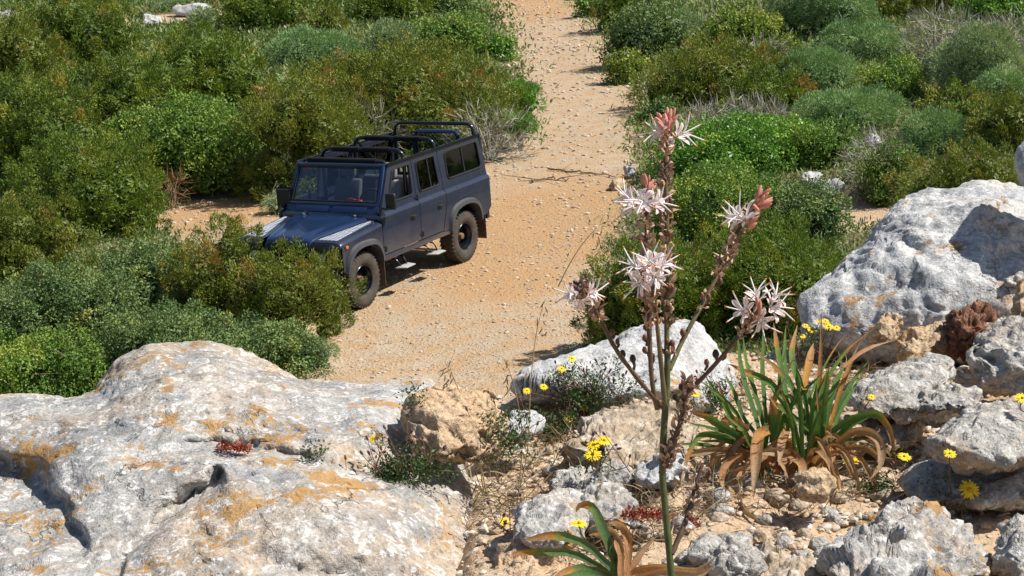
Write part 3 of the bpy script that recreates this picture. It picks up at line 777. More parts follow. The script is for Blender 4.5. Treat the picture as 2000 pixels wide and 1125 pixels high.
boulder('boulder', 'craggy lichen covered rock at the bottom edge right of the stony soil', M['limestone'],
        [(1605, 1090), (1640, 1052), (1690, 1018), (1730, 990), (1770, 982), (1812, 985), (1850, 1012), (1890, 1050), (1922, 1088), (1915, 1150), (1800, 1190), (1640, 1170)],
        depth=3.22, T=.13, slope=.0024, sub=6, rough=.03, fine=.005, pit=.009, freq=8, facets=8)
boulder('boulder', 'grey rock in the bottom right corner of the photo', M['palerough'],
        [(1937, 1080), (1945, 1040), (1975, 1012), (2030, 990), (2090, 1040), (2080, 1140), (1975, 1130)], depth=3.2, T=.1, slope=.002, sub=5, rough=.02, fine=.006, freq=8, facets=8)
boulder('boulder', 'blocky grey rock with orange lichen left of the thick flower stem', M['limestone'],
        [(1012, 1000), (1030, 976), (1060, 966), (1100, 957), (1140, 965), (1150, 1010), (1140, 1060), (1090, 1075), (1018, 1070)],
        depth=3.42, T=.08, slope=.002, sub=6, rough=.012, fine=.006, pit=.005, freq=9, facets=10, box=.6)
boulder('boulder', 'jagged white and orange rock wedged beside the blocky lichen rock', M['limestone'],
        [(1130, 965), (1165, 945), (1195, 950), (1222, 985), (1262, 1012), (1258, 1040), (1200, 1045), (1150, 1035)], depth=3.46, T=.07, slope=.002, sub=6, rough=.018, fine=.005, pit=.007, freq=12, facets=6)
boulder('boulder', 'beige crumbly rock at the bottom edge behind the small leaf rosette', M['tanston'],
        [(925, 1140), (950, 1100), (1000, 1072), (1060, 1055), (1110, 1062), (1140, 1090), (1130, 1160), (940, 1180)], depth=3.3, T=.1, slope=.0022, sub=6, rough=.014, fine=.006, pit=.008, freq=8)
boulder('boulder', 'small white rock with a dark hollow under the rosette\'s left leaves', M['paleston'],
        [(1245, 930), (1262, 908), (1290, 893), (1325, 895), (1338, 915), (1330, 940), (1290, 950), (1255, 948)], depth=3.72, T=.06, slope=.0015, sub=5, rough=.014, fine=.006, pit=.01, freq=12)
boulder('boulder', 'whitish flat stone beside the brown pitted block', M['paleston'],
        [(975, 825), (1000, 806), (1040, 803), (1062, 822), (1050, 848), (1010, 856), (978, 850)], depth=4.05, T=.06, slope=.0025, sub=5, rough=.01, freq=10)
boulder('boulder', 'wide cream bedrock plate behind the small white rock, centre of the ledge', M['pebble'],
        [(1090, 900), (1130, 850), (1200, 800), (1260, 785), (1350, 800), (1360, 860), (1310, 900), (1200, 930), (1120, 925)], depth=4.05, T=.06, slope=.0036, sub=6, rough=.022, fine=.008, pit=.004, freq=9, box=.6, facets=5)
boulder('boulder', 'low cream ledge between the rosette and the flat tan grey slab', M['pebble'],
        [(1610, 870), (1640, 835), (1700, 815), (1770, 812), (1800, 835), (1770, 868), (1700, 885), (1640, 890)], depth=4.0, T=.045, slope=.0036, sub=6, rough=.02, fine=.008, pit=.004, freq=11, box=.6, facets=5)
boulder('boulder', 'flat cream ledge at the bottom edge behind the rounded grey stone', M['pebble'],
        [(1400, 1130), (1440, 1095), (1520, 1085), (1600, 1090), (1620, 1130), (1580, 1160), (1450, 1165)], depth=3.22, T=.04, slope=.003, sub=6, rough=.02, fine=.008, pit=.004, freq=11, box=.6, facets=5)
boulder('boulder', 'low pale ledge left of the flower stem between the yellow flowers and the jagged rock', M['palerough'],
        [(1070, 955), (1100, 925), (1170, 912), (1235, 918), (1250, 940), (1190, 952), (1120, 962)], depth=3.75, T=.04, slope=.0034, sub=6, rough=.018, fine=.007, pit=.004, freq=11, box=.6, facets=5)
boulder('boulder', 'tan stone half hidden under the drooping dry leaves of the rosette', M['tanston'],
        [(1552, 955), (1560, 935), (1590, 925), (1625, 932), (1628, 960), (1600, 975), (1565, 975)], depth=3.55, T=.05, slope=.001, sub=5, rough=.008, fine=.005, freq=14)
boulder('boulder', 'rounded grey stone at the foot of the flower stem', M['palerough'],
        [(1345, 1085), (1358, 1060), (1380, 1045), (1402, 1058), (1405, 1085), (1385, 1100), (1358, 1098)], depth=3.28, T=.045, slope=.001, sub=5, rough=.006, fine=.003, freq=14)
boulder('boulder', 'knobbly crusted stone next to the rounded grey one at the bottom edge', M['palerough'],
        [(1400, 1105), (1420, 1075), (1450, 1065), (1480, 1080), (1470, 1115), (1440, 1140), (1410, 1135)], depth=3.2, T=.05, slope=.001, sub=5, rough=.016, fine=.008, pit=.01, freq=22)
boulder('boulder', 'angular tan stone, widest of the loose stones in front of the rosette', M['tanston'],
        [(1462, 1050), (1480, 1030), (1505, 1028), (1516, 1048), (1500, 1068), (1475, 1066)], depth=3.35, T=.035, slope=.001, sub=4, rough=.006, fine=.003, freq=16)
# rocks of the heath and road edge
for lab, poly, mat, T in (
    ('pale flat rock slab on the heath right of the tallest juniper', [(255, 40), (275, 28), (305, 30), (318, 45), (300, 58), (262, 56)], 'paleston', .35),
    ('long pale flat rock at the top edge between the tallest juniper and the dark juniper', [(330, 22), (350, 10), (395, 8), (425, 16), (420, 28), (360, 32)], 'paleston', .3),
    ('pale flat rock in the upper left corner of the photo', [(-20, 40), (5, 22), (40, 24), (42, 48), (10, 58)], 'paleston', .4),
    ('pale rock, left of two lying above the bare dirt patch', [(1568, 352), (1575, 338), (1592, 336), (1600, 352), (1590, 362), (1573, 362)], 'paleston', .12),
    ('pale rock, right of two lying above the bare dirt patch', [(1600, 366), (1610, 352), (1632, 350), (1645, 366), (1632, 380), (1606, 380)], 'paleston', .14),
    ('pale stone on the right road edge behind the flower spikes', [(1218, 335), (1224, 326), (1237, 327), (1240, 340), (1228, 348), (1219, 344)], 'paleston', .08),
    ('low tan stone on the road edge below the pale stone', [(1196, 362), (1205, 350), (1222, 352), (1222, 366), (1206, 370)], 'tanston', .08),
    ('brown rock poking out under the bumper juniper at the road edge', [(592, 660), (600, 638), (615, 636), (618, 662), (606, 672)], 'tanston', .1),
    ('pale stone lying on the slope of leafy scrub above the two pale rocks', [(1700, 276), (1705, 268), (1713, 270), (1714, 280), (1704, 283)], 'paleston', .07)):
    gd, _ = ground_hit(np.mean([p[0] for p in poly]), max(p[1] for p in poly))
    lift = .5 if 'slope of leafy' in lab else 0
    boulder('rock', lab, M[mat], poly, depth=gd - lift * 6, T=T, slope=.01, sub=4, rough=.06, fine=.02, freq=2.2, cat='rock')

# loose stones one could pick up, each an object
def stone_mesh(g, r, sub=3, flat=.65):
    d, f = ico(sub)
    off = g.uniform(0, 50, 3)
    q = d * np.array([g.uniform(.8, 1.3), g.uniform(.7, 1.0), flat * g.uniform(.75, 1.15)])
    for k in range(7):                                    # knock off facets
        n = unit(g.normal(size=3)); t = g.uniform(.5, .8)
        e = q @ n - t; q = q - np.outer(np.maximum(e, 0), n) * .9
    q = q * (1 + .14 * fbm(d * 1.6 + off, 3) + .05 * perlin(d * 6 + off))[:, None]
    return q * r, f

def loose_stones():
    g = np.random.default_rng(21)
    zones = [((1330, 940, 1640, 1125), 'small tan stone lying on the bare soil in front of the large leaf rosette', 60, 'tan stones in front of the rosette'),
             ((1640, 800, 1800, 985), 'small stone on the soil between the rosette and the wedge boulder', 34, 'stones between rosette and wedge boulder'),
             ((1060, 880, 1330, 960), 'small stone on the ledge left of the rosette, near the flower stem', 30, 'stones on the ledge left of the rosette'),
             ((1060, 1040, 1330, 1125), 'small stone at the bottom edge around the small leaf rosette', 22, 'stones around the small rosette'),
             ((1480, 1070, 1620, 1125), 'pale stone at the bottom edge beside the craggy lichen rock', 16, 'stones at the bottom edge'),
             ((1800, 935, 1990, 1040), 'small stone below the wedge boulder at the right', 22, 'stones below the wedge boulder'),
             ((1760, 620, 1900, 760), 'small stone among the tan and reddish rocks on the right', 22, 'stones among the reddish rocks')]
    mats = ['palerough', 'pebble', 'pebble', 'palerough']
    for (x0, y0, x1, y1), lab, n, grp in zones:
        for i in range(n):
            px, py = g.uniform(x0, x1), g.uniform(y0, y1)
            d, P = ground_hit(px, py)
            if d > 6: continue
            r = .009 + .024 * g.random() ** 1.8
            v, f = stone_mesh(g, r)
            a = g.uniform(0, 6.28); c, s = math.cos(a), math.sin(a)
            v = v @ np.array([[c, -s, 0], [s, c, 0], [0, 0, 1]])
            o = obj('loose_stone', v, f, M[mats[int(g.integers(4))]], None, None, None, smooth=True)
            o.location = (float(P[0]), float(P[1]), float(P[2]) + r * .3)
            tag(o, lab, 'stone', grp)
loose_stones()

def scatter_stones(name, label, P, r, mat, seed, sub=1, flat=.6):
    g = np.random.default_rng(seed)
    d, f = ico(sub)
    n = len(P); k = 24
    prot = np.stack([stone_mesh(g, 1.0, sub, flat)[0] for _ in range(k)])
    pid = g.integers(0, k, n); a = g.uniform(0, 6.28, n); c, s = np.cos(a), np.sin(a)
    q = prot[pid]
    x = q[:, :, 0] * c[:, None] - q[:, :, 1] * s[:, None]; y = q[:, :, 0] * s[:, None] + q[:, :, 1] * c[:, None]
    q = np.stack([x, y, q[:, :, 2]], -1) * r[:, None, None] + P[:, None, :]
    F_ = (f[None] + (np.arange(n) * len(d))[:, None, None]).reshape(-1, 3)
    tn = np.repeat(g.random(n), len(d))
    o = obj(name, q.reshape(-1, 3), F_, mat, None, None, {'tint': tn}, smooth=False)
    return tag(o, label, 'gravel', kind='stuff')

def gravel_mat(name, stops):
    k = NT(name); t = k.attr('tint'); c = k.coord()
    col = k.ramp(t, stops)
    col = k.mix(1.0, col, k.ramp(k.noise(90, 3, .6, c), [(.3, .75), (.65, 1.15)]), 'MULTIPLY')
    return k.principled(col, .9, 0, .2)
M['gravel'] = gravel_mat('road gravel', [(0, (.20, .14, .09)), (.05, (.36, .25, .165)), (.3, (.48, .36, .25)), (.7, (.50, .40, .30)), (1, (.57, .49, .40))])
M['rubble'] = gravel_mat('ledge rubble', [(0, (.38, .26, .165)), (.3, (.48, .37, .26)), (.6, (.55, .47, .37)), (1, (.60, .57, .52))])

def road_gravel():
    g = np.random.default_rng(31)
    n = 40000
    y = np.exp(g.uniform(math.log(13), math.log(95), n)); x = g.uniform(-9, 6, n)
    rd = road_d(x, y)
    den = .35 + .65 * sstep(-.2, .5, fbm(np.stack([x * .6, y * .35, 0 * x], 1), 3))
    ok = (rd > -.5) & (g.random(n) < den)
    x, y = x[ok], y[ok]
    edge = sstep(.6, 0, road_d(x, y))
    r = (.011 + .034 * g.random(len(x)) ** 3.4 + .02 * edge * g.random(len(x)) ** 2) * np.clip(y / 22, .8, 2.4)
    z = ter(x, y) + r * .1
    scatter_stones('gravel', 'pale gravel strewn over the dirt road', np.stack([x, y, z], 1), r, M['gravel'], 3)
road_gravel()

def fine_gravel():
    g = np.random.default_rng(35)
    n = 36000
    y = g.uniform(15.5, 30, n); x = g.uniform(-9, 6, n)
    den = .3 + .7 * sstep(-.15, .4, fbm(np.stack([x * .9, y * .6, 0 * x + 4], 1), 3))
    ok = (road_d(x, y) > -.3) & (g.random(n) < den)
    x, y = x[ok], y[ok]; r = .007 + .011 * g.random(len(x)) ** 2
    scatter_stones('gravel', 'fine tan grit on the near stretch of the dirt road', np.stack([x, y, ter(x, y) + r * .2], 1), r, M['grit'], 5)
M['grit'] = gravel_mat('fine road grit', [(0, (.22, .155, .10)), (.3, (.36, .27, .185)), (.7, (.47, .375, .28)), (1, (.54, .46, .37))])
fine_gravel()

def ledge_rubble():
    g = np.random.default_rng(33)
    n = 21000
    y = g.uniform(2.6, 5.6, n); x = g.uniform(-.55, 1.9, n)
    den = .25 + .75 * sstep(-.25, .35, fbm(np.stack([x * 2.2, y * 2.2, 0 * x], 1), 3))
    ok = g.random(n) < den
    x, y = x[ok], y[ok]
    r = .0026 + .013 * g.random(len(x)) ** 2.4
    z = ter(x, y) + r * .25
    scatter_stones('rubble', 'small tan rubble strewn over the soil of the ledge', np.stack([x, y, z], 1), r, M['rubble'], 4)
ledge_rubble()
# ------------------------------------------------------------------ the off-road car (local: X forward, Y left, Z up, front axle at X = 0)
def paint_mat(name, col, dust_amt, rough=.3):
    k = NT(name); c = k.coord()
    sx = k.n('ShaderNodeSeparateXYZ'); k.l(c, sx.inputs[0])
    n = k.noise(3.0, 5, .6, c); n2 = k.noise(28, 4, .7, c)
    low = k.ramp(sx.outputs['Z'], [(.45, 1.0), (.95, .45), (1.35, .25)])
    d = k.math('MULTIPLY', k.math('MULTIPLY', low, k.ramp(n, [(.3, .55), (.7, 1.2)])), dust_amt)
    d = k.math('MULTIPLY', d, k.ramp(n2, [(.3, .65), (.7, 1.3)]))
    col = k.mix(d, col, (.15, .13, .115))
    r = k.math('ADD', rough, k.math('MULTIPLY', d, .5))
    return k.principled(col, r, k.math('MULTIPLY', k.math('SUBTRACT', 1.0, d), .35), .5, None, .5)

M['paint'] = paint_mat('dark blue car paint', (.013, .036, .105), .18, .18)
M['paintside'] = paint_mat('dusty blue car paint', (.017, .027, .062), .44, .22)
M['blackplast'] = simple('black plastic', (.018, .018, .02), .5, 0, .4, 0, .2)
M['flare'] = simple('dusty black plastic', (.055, .056, .06), .6, 0, .4, 0, .2)
M['blackmetal'] = simple('black painted steel', (.010, .012, .018), .25, .2, .5, .4, .1)
M['foam'] = simple('black foam padding', (.015, .015, .016), .85, 0, .2, 0, .2)
M['dark'] = simple('dark interior', (.016, .016, .018), .8, 0, .2, 0, .2)
M['seat'] = simple('dark grey seat fabric', (.09, .09, .095), .9, 0, .2, 0, .2, 30)
M['seatlite'] = simple('light grey seat fabric', (.26, .26, .27), .9, 0, .2, 0, .2, 30)
M['rimsteel'] = simple('dark blue painted steel rim', (.008, .011, .020), .3, .3, .5, .4, .15)
M['rust'] = simple('rusty hub', (.20, .13, .08), .8, .1, .3, 0, .35, 30)
M['alu'] = simple('bare aluminium', (.50, .52, .55), .38, .7, .5, 0, .15, 30)
M['steel'] = simple('grey galvanised step', (.42, .43, .42), .55, .3, .4, 0, .2, 20)
M['chrome'] = simple('bright metal', (.6, .6, .62), .25, .9, .5, 0, .1)
M['orange'] = simple('orange lens', (.75, .16, .01), .25, 0, .5, .3, .05)
M['lens'] = simple('clear lamp lens', (.62, .64, .66), .12, .2, .6, .5, .05)
M['red'] = simple('red plastic sticker', (.65, .03, .02), .5, 0, .4, 0, .05)
M['redcloth'] = simple('red cloth', (.62, .035, .03), .85, 0, .2, 0, .2, 40)
M['white'] = simple('white sticker', (.55, .57, .6), .5, 0, .4, 0, .1)
M['mudflap'] = simple('brown dusty rubber', (.10, .075, .055), .9, 0, .2, 0, .3, 12)

def tyre_mat():
    k = NT('dusty tyre rubber'); c = k.coord()
    n = k.noise(7, 5, .65, c); n2 = k.noise(60, 3, .7, c)
    d = k.math('MULTIPLY', k.ramp(n, [(.3, .25), (.7, 1.0)]), k.ramp(n2, [(.3, .5), (.65, 1.0)]))
    return k.principled(k.mix(k.math('MULTIPLY', d, .75), (.022, .021, .021), (.165, .135, .105)), .9, 0, .2, k.bump(n2, .01, .6))
M['tyre'] = tyre_mat()

def glass_mat(name, tint, mixv=.12):
    k = NT(name)
    t = k.n('ShaderNodeBsdfTransparent'); t.inputs['Color'].default_value = (*tint, 1)
    g = k.n('ShaderNodeBsdfGlossy'); g.inputs['Roughness'].default_value = .02; g.inputs['Color'].default_value = (.85, .9, 1, 1)
    fr = k.n('ShaderNodeFresnel'); fr.inputs['IOR'].default_value = 1.5
    f = k.math('ADD', fr.outputs[0], mixv * .5)
    ms = k.n('ShaderNodeMixShader'); k.l(f, ms.inputs[0]); k.l(t.outputs[0], ms.inputs[1]); k.l(g.outputs[0], ms.inputs[2])
    k.l(ms.outputs[0], k.out.inputs['Surface'])
    return k.m
M['glass'] = glass_mat('window glass', (.70, .74, .74), .02)
M['wglass'] = glass_mat('windscreen glass', (.80, .84, .86), .0)

def chequer_mat():
    k = NT('chequer plate'); c = k.coord()
    rot = k.n('ShaderNodeMapping'); rot.inputs['Rotation'].default_value = (0, 0, R_(45)); k.l(c, rot.inputs['Vector'])
    ch = k.n('ShaderNodeTexChecker'); ch.inputs['Scale'].default_value = 22; k.l(rot.outputs[0], ch.inputs['Vector'])
    f = ch.outputs['Fac']
    n = k.noise(12, 3, .6, c)
    col = k.mix(f, (.22, .26, .34), (.66, .69, .74))
    col = k.mix(1.0, col, k.ramp(n, [(.3, .8), (.7, 1.1)]), 'MULTIPLY')
    return k.principled(col, .42, .35, .5, k.bump(f, .004, .8))
M['chequer'] = chequer_mat()

class BM:
    """collects shapes into one mesh"""
    def __init__(self): self.bm = bmesh.new()
    def box(self, x0, x1, y0, y1, z0, z1, bev=0.0, seg=2):
        t = bmesh.new()
        bmesh.ops.create_cube(t, size=1)
        for v in t.verts: v.co = Vector(((x0 + x1) / 2 + v.co.x * (x1 - x0), (y0 + y1) / 2 + v.co.y * (y1 - y0), (z0 + z1) / 2 + v.co.z * (z1 - z0)))
        if bev: bmesh.ops.bevel(t, geom=t.edges[:], offset=bev, segments=seg, profile=.5, affect='EDGES')
        self._merge(t); return self
    def _merge(self, t):
        me = bpy.data.meshes.new('tmp'); t.to_mesh(me); t.free(); self.bm.from_mesh(me); bpy.data.meshes.remove(me)
    def hull(self, pts, bev=0.0):
        t = bmesh.new()
        for p in pts: t.verts.new(p)
        r = bmesh.ops.convex_hull(t, input=t.verts[:])
        loose = [v for v in t.verts if not v.link_faces]
        bmesh.ops.delete(t, geom=loose, context='VERTS')
        bmesh.ops.dissolve_limit(t, angle_limit=.02, verts=t.verts[:], edges=t.edges[:])
        if bev: bmesh.ops.bevel(t, geom=t.edges[:], offset=bev, segments=2, profile=.5, affect='EDGES')
        self._merge(t); return self
    def beam(self, p, q, w, h, up=(0, 1, 0), bev=0.0):
        p, q, up = Vector(p), Vector(q), Vector(up)
        d = (q - p).normalized(); a = d.cross(up).normalized(); b = a.cross(d).normalized()
        return self.hull([e + a * (sa * w / 2) + b * (sb * h / 2) for e in (p, q) for sa in (-1, 1) for sb in (-1, 1)], bev)
    def tube(self, pts, r, seg=10, smooth=0):
        T = Tubes(); P = np.asarray(pts, float)
        if smooth: P = catmull(P, smooth)
        T.add(P, r, seg); v, f = T.get()
        vs = [self.bm.verts.new(x) for x in v]
        for q in f:
            try: self.bm.faces.new([vs[i] for i in q])
            except ValueError: pass
        for ring in (vs[:seg], vs[-seg:]):
            try: self.bm.faces.new(ring)
            except ValueError: pass
        return self
    def lathe(self, prof, seg=48, axis='Y', o=(0, 0, 0), skip=None):
        rings = []
        for r, h in prof:
            ring = []
            for i in range(seg):
                a = 2 * math.pi * i / seg
                if axis == 'Y': p = (o[0] + r * math.cos(a), o[1] + h, o[2] + r * math.sin(a))
                elif axis == 'X': p = (o[0] + h, o[1] + r * math.cos(a), o[2] + r * math.sin(a))
                else: p = (o[0] + r * math.cos(a), o[1] + r * math.sin(a), o[2] + h)
                ring.append(self.bm.verts.new(p))
            rings.append(ring)
        for k in range(len(rings) - 1):
            for i in range(seg):
                if skip and skip(k, i): continue
                j = (i + 1) % seg
                self.bm.faces.new((rings[k][i], rings[k][j], rings[k + 1][j], rings[k + 1][i]))
        return self
    def panel(self, outer, holes, yf, thick, zcuts=(), side=1):
        t = bmesh.new(); ed = []
        for loop in [outer] + list(holes):
            vs = [t.verts.new((x, 0, z)) for x, z in loop]
            for i in range(len(vs)): ed.append(t.edges.new((vs[i], vs[(i + 1) % len(vs)])))
        bmesh.ops.triangle_fill(t, use_beauty=True, use_dissolve=False, edges=ed)
        for z in zcuts:
            bmesh.ops.bisect_plane(t, geom=t.verts[:] + t.edges[:] + t.faces[:], plane_co=(0, 0, z), plane_no=(0, 0, 1), dist=1e-5)
        bmesh.ops.recalc_face_normals(t, faces=t.faces[:])
        if t.faces and sum(f.normal.y for f in t.faces) < 0: bmesh.ops.reverse_faces(t, faces=t.faces[:])
        ext = bmesh.ops.extrude_face_region(t, geom=t.faces[:])
        for v in [e for e in ext['geom'] if isinstance(e, bmesh.types.BMVert)]: v.co.y -= thick
        for v in t.verts: v.co.y = (yf(v.co.z) + v.co.y) * side
        bmesh.ops.recalc_face_normals(t, faces=t.faces[:])
        self._merge(t); return self
    def grid(self, rows):
        """rows of points -> quads"""
        vr = [[self.bm.verts.new(p) for p in r] for r in rows]
        for a, b in zip(vr[:-1], vr[1:]):
            for i in range(len(a) - 1): self.bm.faces.new((a[i], a[i + 1], b[i + 1], b[i]))
        return self
    def solid(self, th):
        bmesh.ops.recalc_face_normals(self.bm, faces=self.bm.faces[:])
        bmesh.ops.solidify(self.bm, geom=self.bm.faces[:], thickness=th); return self
    def build(self, name, mat, parent=None, loc=None, angle=35, label=None):
        bm = self.bm
        bmesh.ops.recalc_face_normals(bm, faces=bm.faces[:])
        for f in bm.faces: f.smooth = True
        for e in bm.edges:
            if len(e.link_faces) == 2 and e.calc_face_angle(0) > R_(angle): e.smooth = False
        me = bpy.data.meshes.new(name); bm.to_mesh(me); bm.free()
        o = link(name, me, mat, parent, loc)
        if label: o['label'] = label
        return o

def rounded(loop, r=.04, n=4):
    out = []; m = len(loop)
    for i in range(m):
        p = np.array(loop[i]); a = np.array(loop[i - 1]); b = np.array(loop[(i + 1) % m])
        u = (a - p) / np.linalg.norm(a - p); v = (b - p) / np.linalg.norm(b - p)
        p0, p1 = p + u * r, p + v * r
        for t in np.linspace(0, 1, n): out.append(tuple((1 - t) ** 2 * p0 + 2 * t * (1 - t) * p + t * t * p1))
    return out

_zt = [(.3, .880), (.62, .895), (1.150, .895), (1.178, .892), (1.200, .883), (1.216, .868), (1.226, .850), (1.85, .775)]
def ys(z): return float(np.interp(z, [a for a, b in _zt], [b for a, b in _zt]))
ZC = (1.150, 1.178, 1.200, 1.216, 1.226, 1.5)
TOP = 1.84

def arch(cx, cz, rx, rz, z0, n=18):
    a0 = math.asin((z0 - cz) / rz)
    return [(cx + rx * math.cos(a), cz + rz * math.sin(a)) for a in np.linspace(math.pi - a0, a0, n)]

def build_car():
    car = thing('off_road_car', (-2.7914, 22.8862, 0), 'dark blue open topped off-road car with bare roll bars parked on the dirt road', 'car', None, math.atan2(-.86948, -.49397))
    A_R = -2.794
    for s in (1, -1):
        # wings
        wing = [(.50, .62), (.50, .985), (-.508, 1.065), (-.508, .60)] + [(-.455, .60)] + arch(0, .40, .455, .50, .60)[1:-1] + [(.455, .62)]
        b = BM(); b.panel(wing, [], lambda z: .893, .012, (), s)
        prof = [(.42, .062), (.70, .066), (.80, .062), (.845, .050), (.875, .030), (.890, .010), (.893, -.004)]
        rows = []
        for X in np.linspace(.50, -.508, 12):
            zt = .985 + (.50 - X) * (.08 / 1.008)
            rows.append([(X, y * s, zt + dz) for y, dz in prof])
        front = [(.535 - .0, y * s, .985 + dz - .03) for y, dz in prof]
        rows.insert(0, [(.525, y * s, .985 + dz - .012) for y, dz in prof]); rows.insert(0, front); rows.insert(0, [(.538, y * s, min(.985 + dz - .10, .9)) for y, dz in prof]); rows.insert(0, [(.538, y * s, .62) for y, dz in prof])
        g = BM().grid(rows); g.bm.normal_update(); b._merge(g.bm)
        w = b.build('front_wing', M['paintside'], car)
        # chequer plate on the wing top
        def zt(X): return .985 + (.50 - X) * (.08 / 1.008)
        rows = []
        for X in np.linspace(.47, -.49, 12):
            t = (.47 - X) / .96
            y0 = .47 + .26 * t; y1 = .79 - .005 * t
            rows.append([(X, y * s, zt(X) + float(np.interp(y, [q[0] for q in prof], [q[1] for q in prof])) + .004) for y in np.linspace(y0, y1, 6)])
        BM().grid(rows).solid(-.003).build('chequer_plate', M['chequer'], car)
        # wheel arch flares
        for cx in (0, A_R):
            P = [(-.475, .60), (-.455, .74), (-.36, .885), (-.20, .945), (.10, .955), (.30, .90), (.42, .76), (.475, .60)]
            if cx: P = [(-.49, .60), (-.45, .80), (-.33, .93), (-.12, .985), (.12, .985), (.33, .93), (.45, .80), (.50, .60)]
            o_ = catmull([(x + cx, z) for x, z in P], 26)
            i_ = catmull([(cx + (x) * .86, .40 + (z - .40) * .865) for x, z in P], 26)
            rows = [[(x, (ys(z) + .003) * s, z) for x, z in o_], [(x * .75 + u * .25, (ys(z) + .045) * s, z * .75 + q * .25) for (x, z), (u, q) in zip(o_, i_)],
                    [(x, (ys(.8) + .055) * s, z) for x, z in i_], [(x, (ys(.8) - .20) * s, z) for x, z in i_]]
            BM().grid(rows).build('wheel_arch', M['flare'], car, angle=50)
            # dark liner
            rows = [[(cx + .52 * math.cos(a), y * s, .40 + .50 * math.sin(a)) for a in np.linspace(.25, math.pi - .25, 16)] for y in (.80, .45)]
            BM().grid(rows).build('arch_liner', M['dark'], car)
        # doors
        fd = [(-.518, .64), (-.518, 1.20), (-.60, 1.27), (-.935, TOP - .02), (-1.545, TOP), (-1.508, .64)]
        fw = rounded([(-.80, 1.325), (-1.035, TOP - .075), (-1.475, TOP - .075), (-1.445, 1.325)], .05)
        d = BM().panel(fd, [fw], ys, .028, ZC, s).build('front_door', M['paintside'], car)
        rd = [(-1.520, .64), (-1.557, TOP), (-2.275, TOP), (-2.285, 1.04), (-2.13, .64)]
        rw = rounded([(-1.64, 1.325), (-1.655, TOP - .075), (-2.17, TOP - .075), (-2.185, 1.325)], .05)
        e = BM().panel(rd, [rw], ys, .028, ZC, s).build('rear_door', M['paintside'], car)
        # rear quarter
        qp = [(-2.142, .62), (-2.297, 1.035), (-2.287, TOP), (-3.565, TOP), (-3.60, 1.2), (-3.605, .72), (-3.46, .62), (-3.26, .62)] + arch(A_R, .40, .455, .53, .62)[1:-1] + [(-2.34, .62)]
        qw = rounded([(-2.46, 1.36), (-2.47, TOP - .075), (-3.44, TOP - .075), (-3.46, 1.36)], .06)
        q = BM().panel(qp, [qw], ys, .028, ZC, s).build('rear_side_panel', M['paintside'], car)
        # window rubber, glass, sliding divider
        for hole, par, gl, div, wn in ((fw, d, False, None, 'window_frame'), (rw, e, True, -1.98, 'window_frame'), (qw, q, True, -2.98, 'window_frame')):
            loop = [(x, (ys(z) + .004) * s, z) for x, z in hole]; loop.append(loop[0])
            BM().tube(loop, .013, 6).build(wn, M['blackplast'], par)
            if gl:
                BM().panel([(x, z) for x, z in hole], [], lambda z: ys(z) - .012, .005, (), s).build('window_pane', M['glass'], par)
                BM().beam((div, (ys(1.33) - .010) * s, 1.33), (div + (.0), (ys(1.76) - .010) * s, 1.765), .022, .02).build('window_divider', M['blackplast'], par)
        # top rail and sill
        b = BM().beam((-.93, .785 * s, TOP + .006), (-3.56, .785 * s, TOP + .010), .05, .02)
        for X in np.arange(-1.05, -3.5, -.22): b.lathe([(.001, .012), (.012, .012), (.014, 0)], 8, 'Z', (X, .785 * s, TOP + .022))
        b.build('roof_rail', M['blackmetal'], car)
        BM().beam((-.47, .872 * s, .585), (-2.33, .872 * s, .585), .075, .03, bev=.006).build('sill', M['paintside'], car)
        # door furniture
        for X, par in ((-1.33, d), (-2.08, e)):
            b = BM().box(X - .07, X + .07, .893 * s, .905 * s, .985, 1.045, .004); b.box(X - .05, X + .05, .905 * s, .935 * s, 1.02, 1.038, .004)
            b.build('door_handle', M['blackplast'], par)
        for X, par in ((-.53, d), (-1.535, e)):
            for Z in (.72, 1.26):
                b = BM().box(X - .055, X + .055, (ys(Z) + .001) * s, (ys(Z) + .014) * s, Z - .018, Z + .018, .004)
                b.lathe([(.001, -.04), (.012, -.04), (.012, .04), (.001, .04)], 8, 'Z', (X, (ys(Z) + .018) * s, Z)); b.build('door_hinge', M['blackplast'], par)
        # mirror on an arm
        k = 0 if s > 0 else .13
        b = BM().tube([(-.60, .86 * s, 1.29), (-.58, (.95 - k) * s, 1.285), (-.60, (.985 - k) * s, 1.30)], .013, 8, 8)
        b.box(-.665, -.605, (.905 - k) * s, (1.075 - k) * s, 1.27, 1.505, .028, 3); mi = b.build('side_mirror', M['blackplast'], car)
        BM().box(-.6705, -.6665, (.925 - k) * s, (1.055 - k) * s, 1.295, 1.48, .001).build('mirror_glass', M['chrome'], mi)
        # fold down side steps
        for X in (-.93, -1.78):
            b = BM().hull([(X + dx, y * s, z) for dx, y in ((.19, .90), (-.15, .90), (-.11, 1.06), (.13, 1.06)) for z in (.385, .40)], .004)
            st = b.build('side_step', M['steel'], car)
            b = BM(); 
            for dx in (-.10, .12): b.tube([(X + dx, .72 * s, .52), (X + dx * .9, .86 * s, .50), (X + dx * .7, .93 * s, .405)], .011, 6, 8)
            b.box(X - .14, X + .16, .70 * s, .73 * s, .47, .55, .006); b.build('step_bracket', M['blackmetal'], st)
        # mud flaps
        BM().hull([(x, y * s, z) for x in (-.478, -.470) for y, z in ((.60, .62), (.88, .62), (.90, .55), (.90, .20), (.60, .20))]).build('mud_flap', M['mudflap'], car)
        BM().hull([(x, y * s, z) for x in (A_R - .60, A_R - .592) for y, z in ((.60, .70), (.88, .70), (.895, .62), (.895, .24), (.60, .24))]).build('mud_flap', M['mudflap'], car)
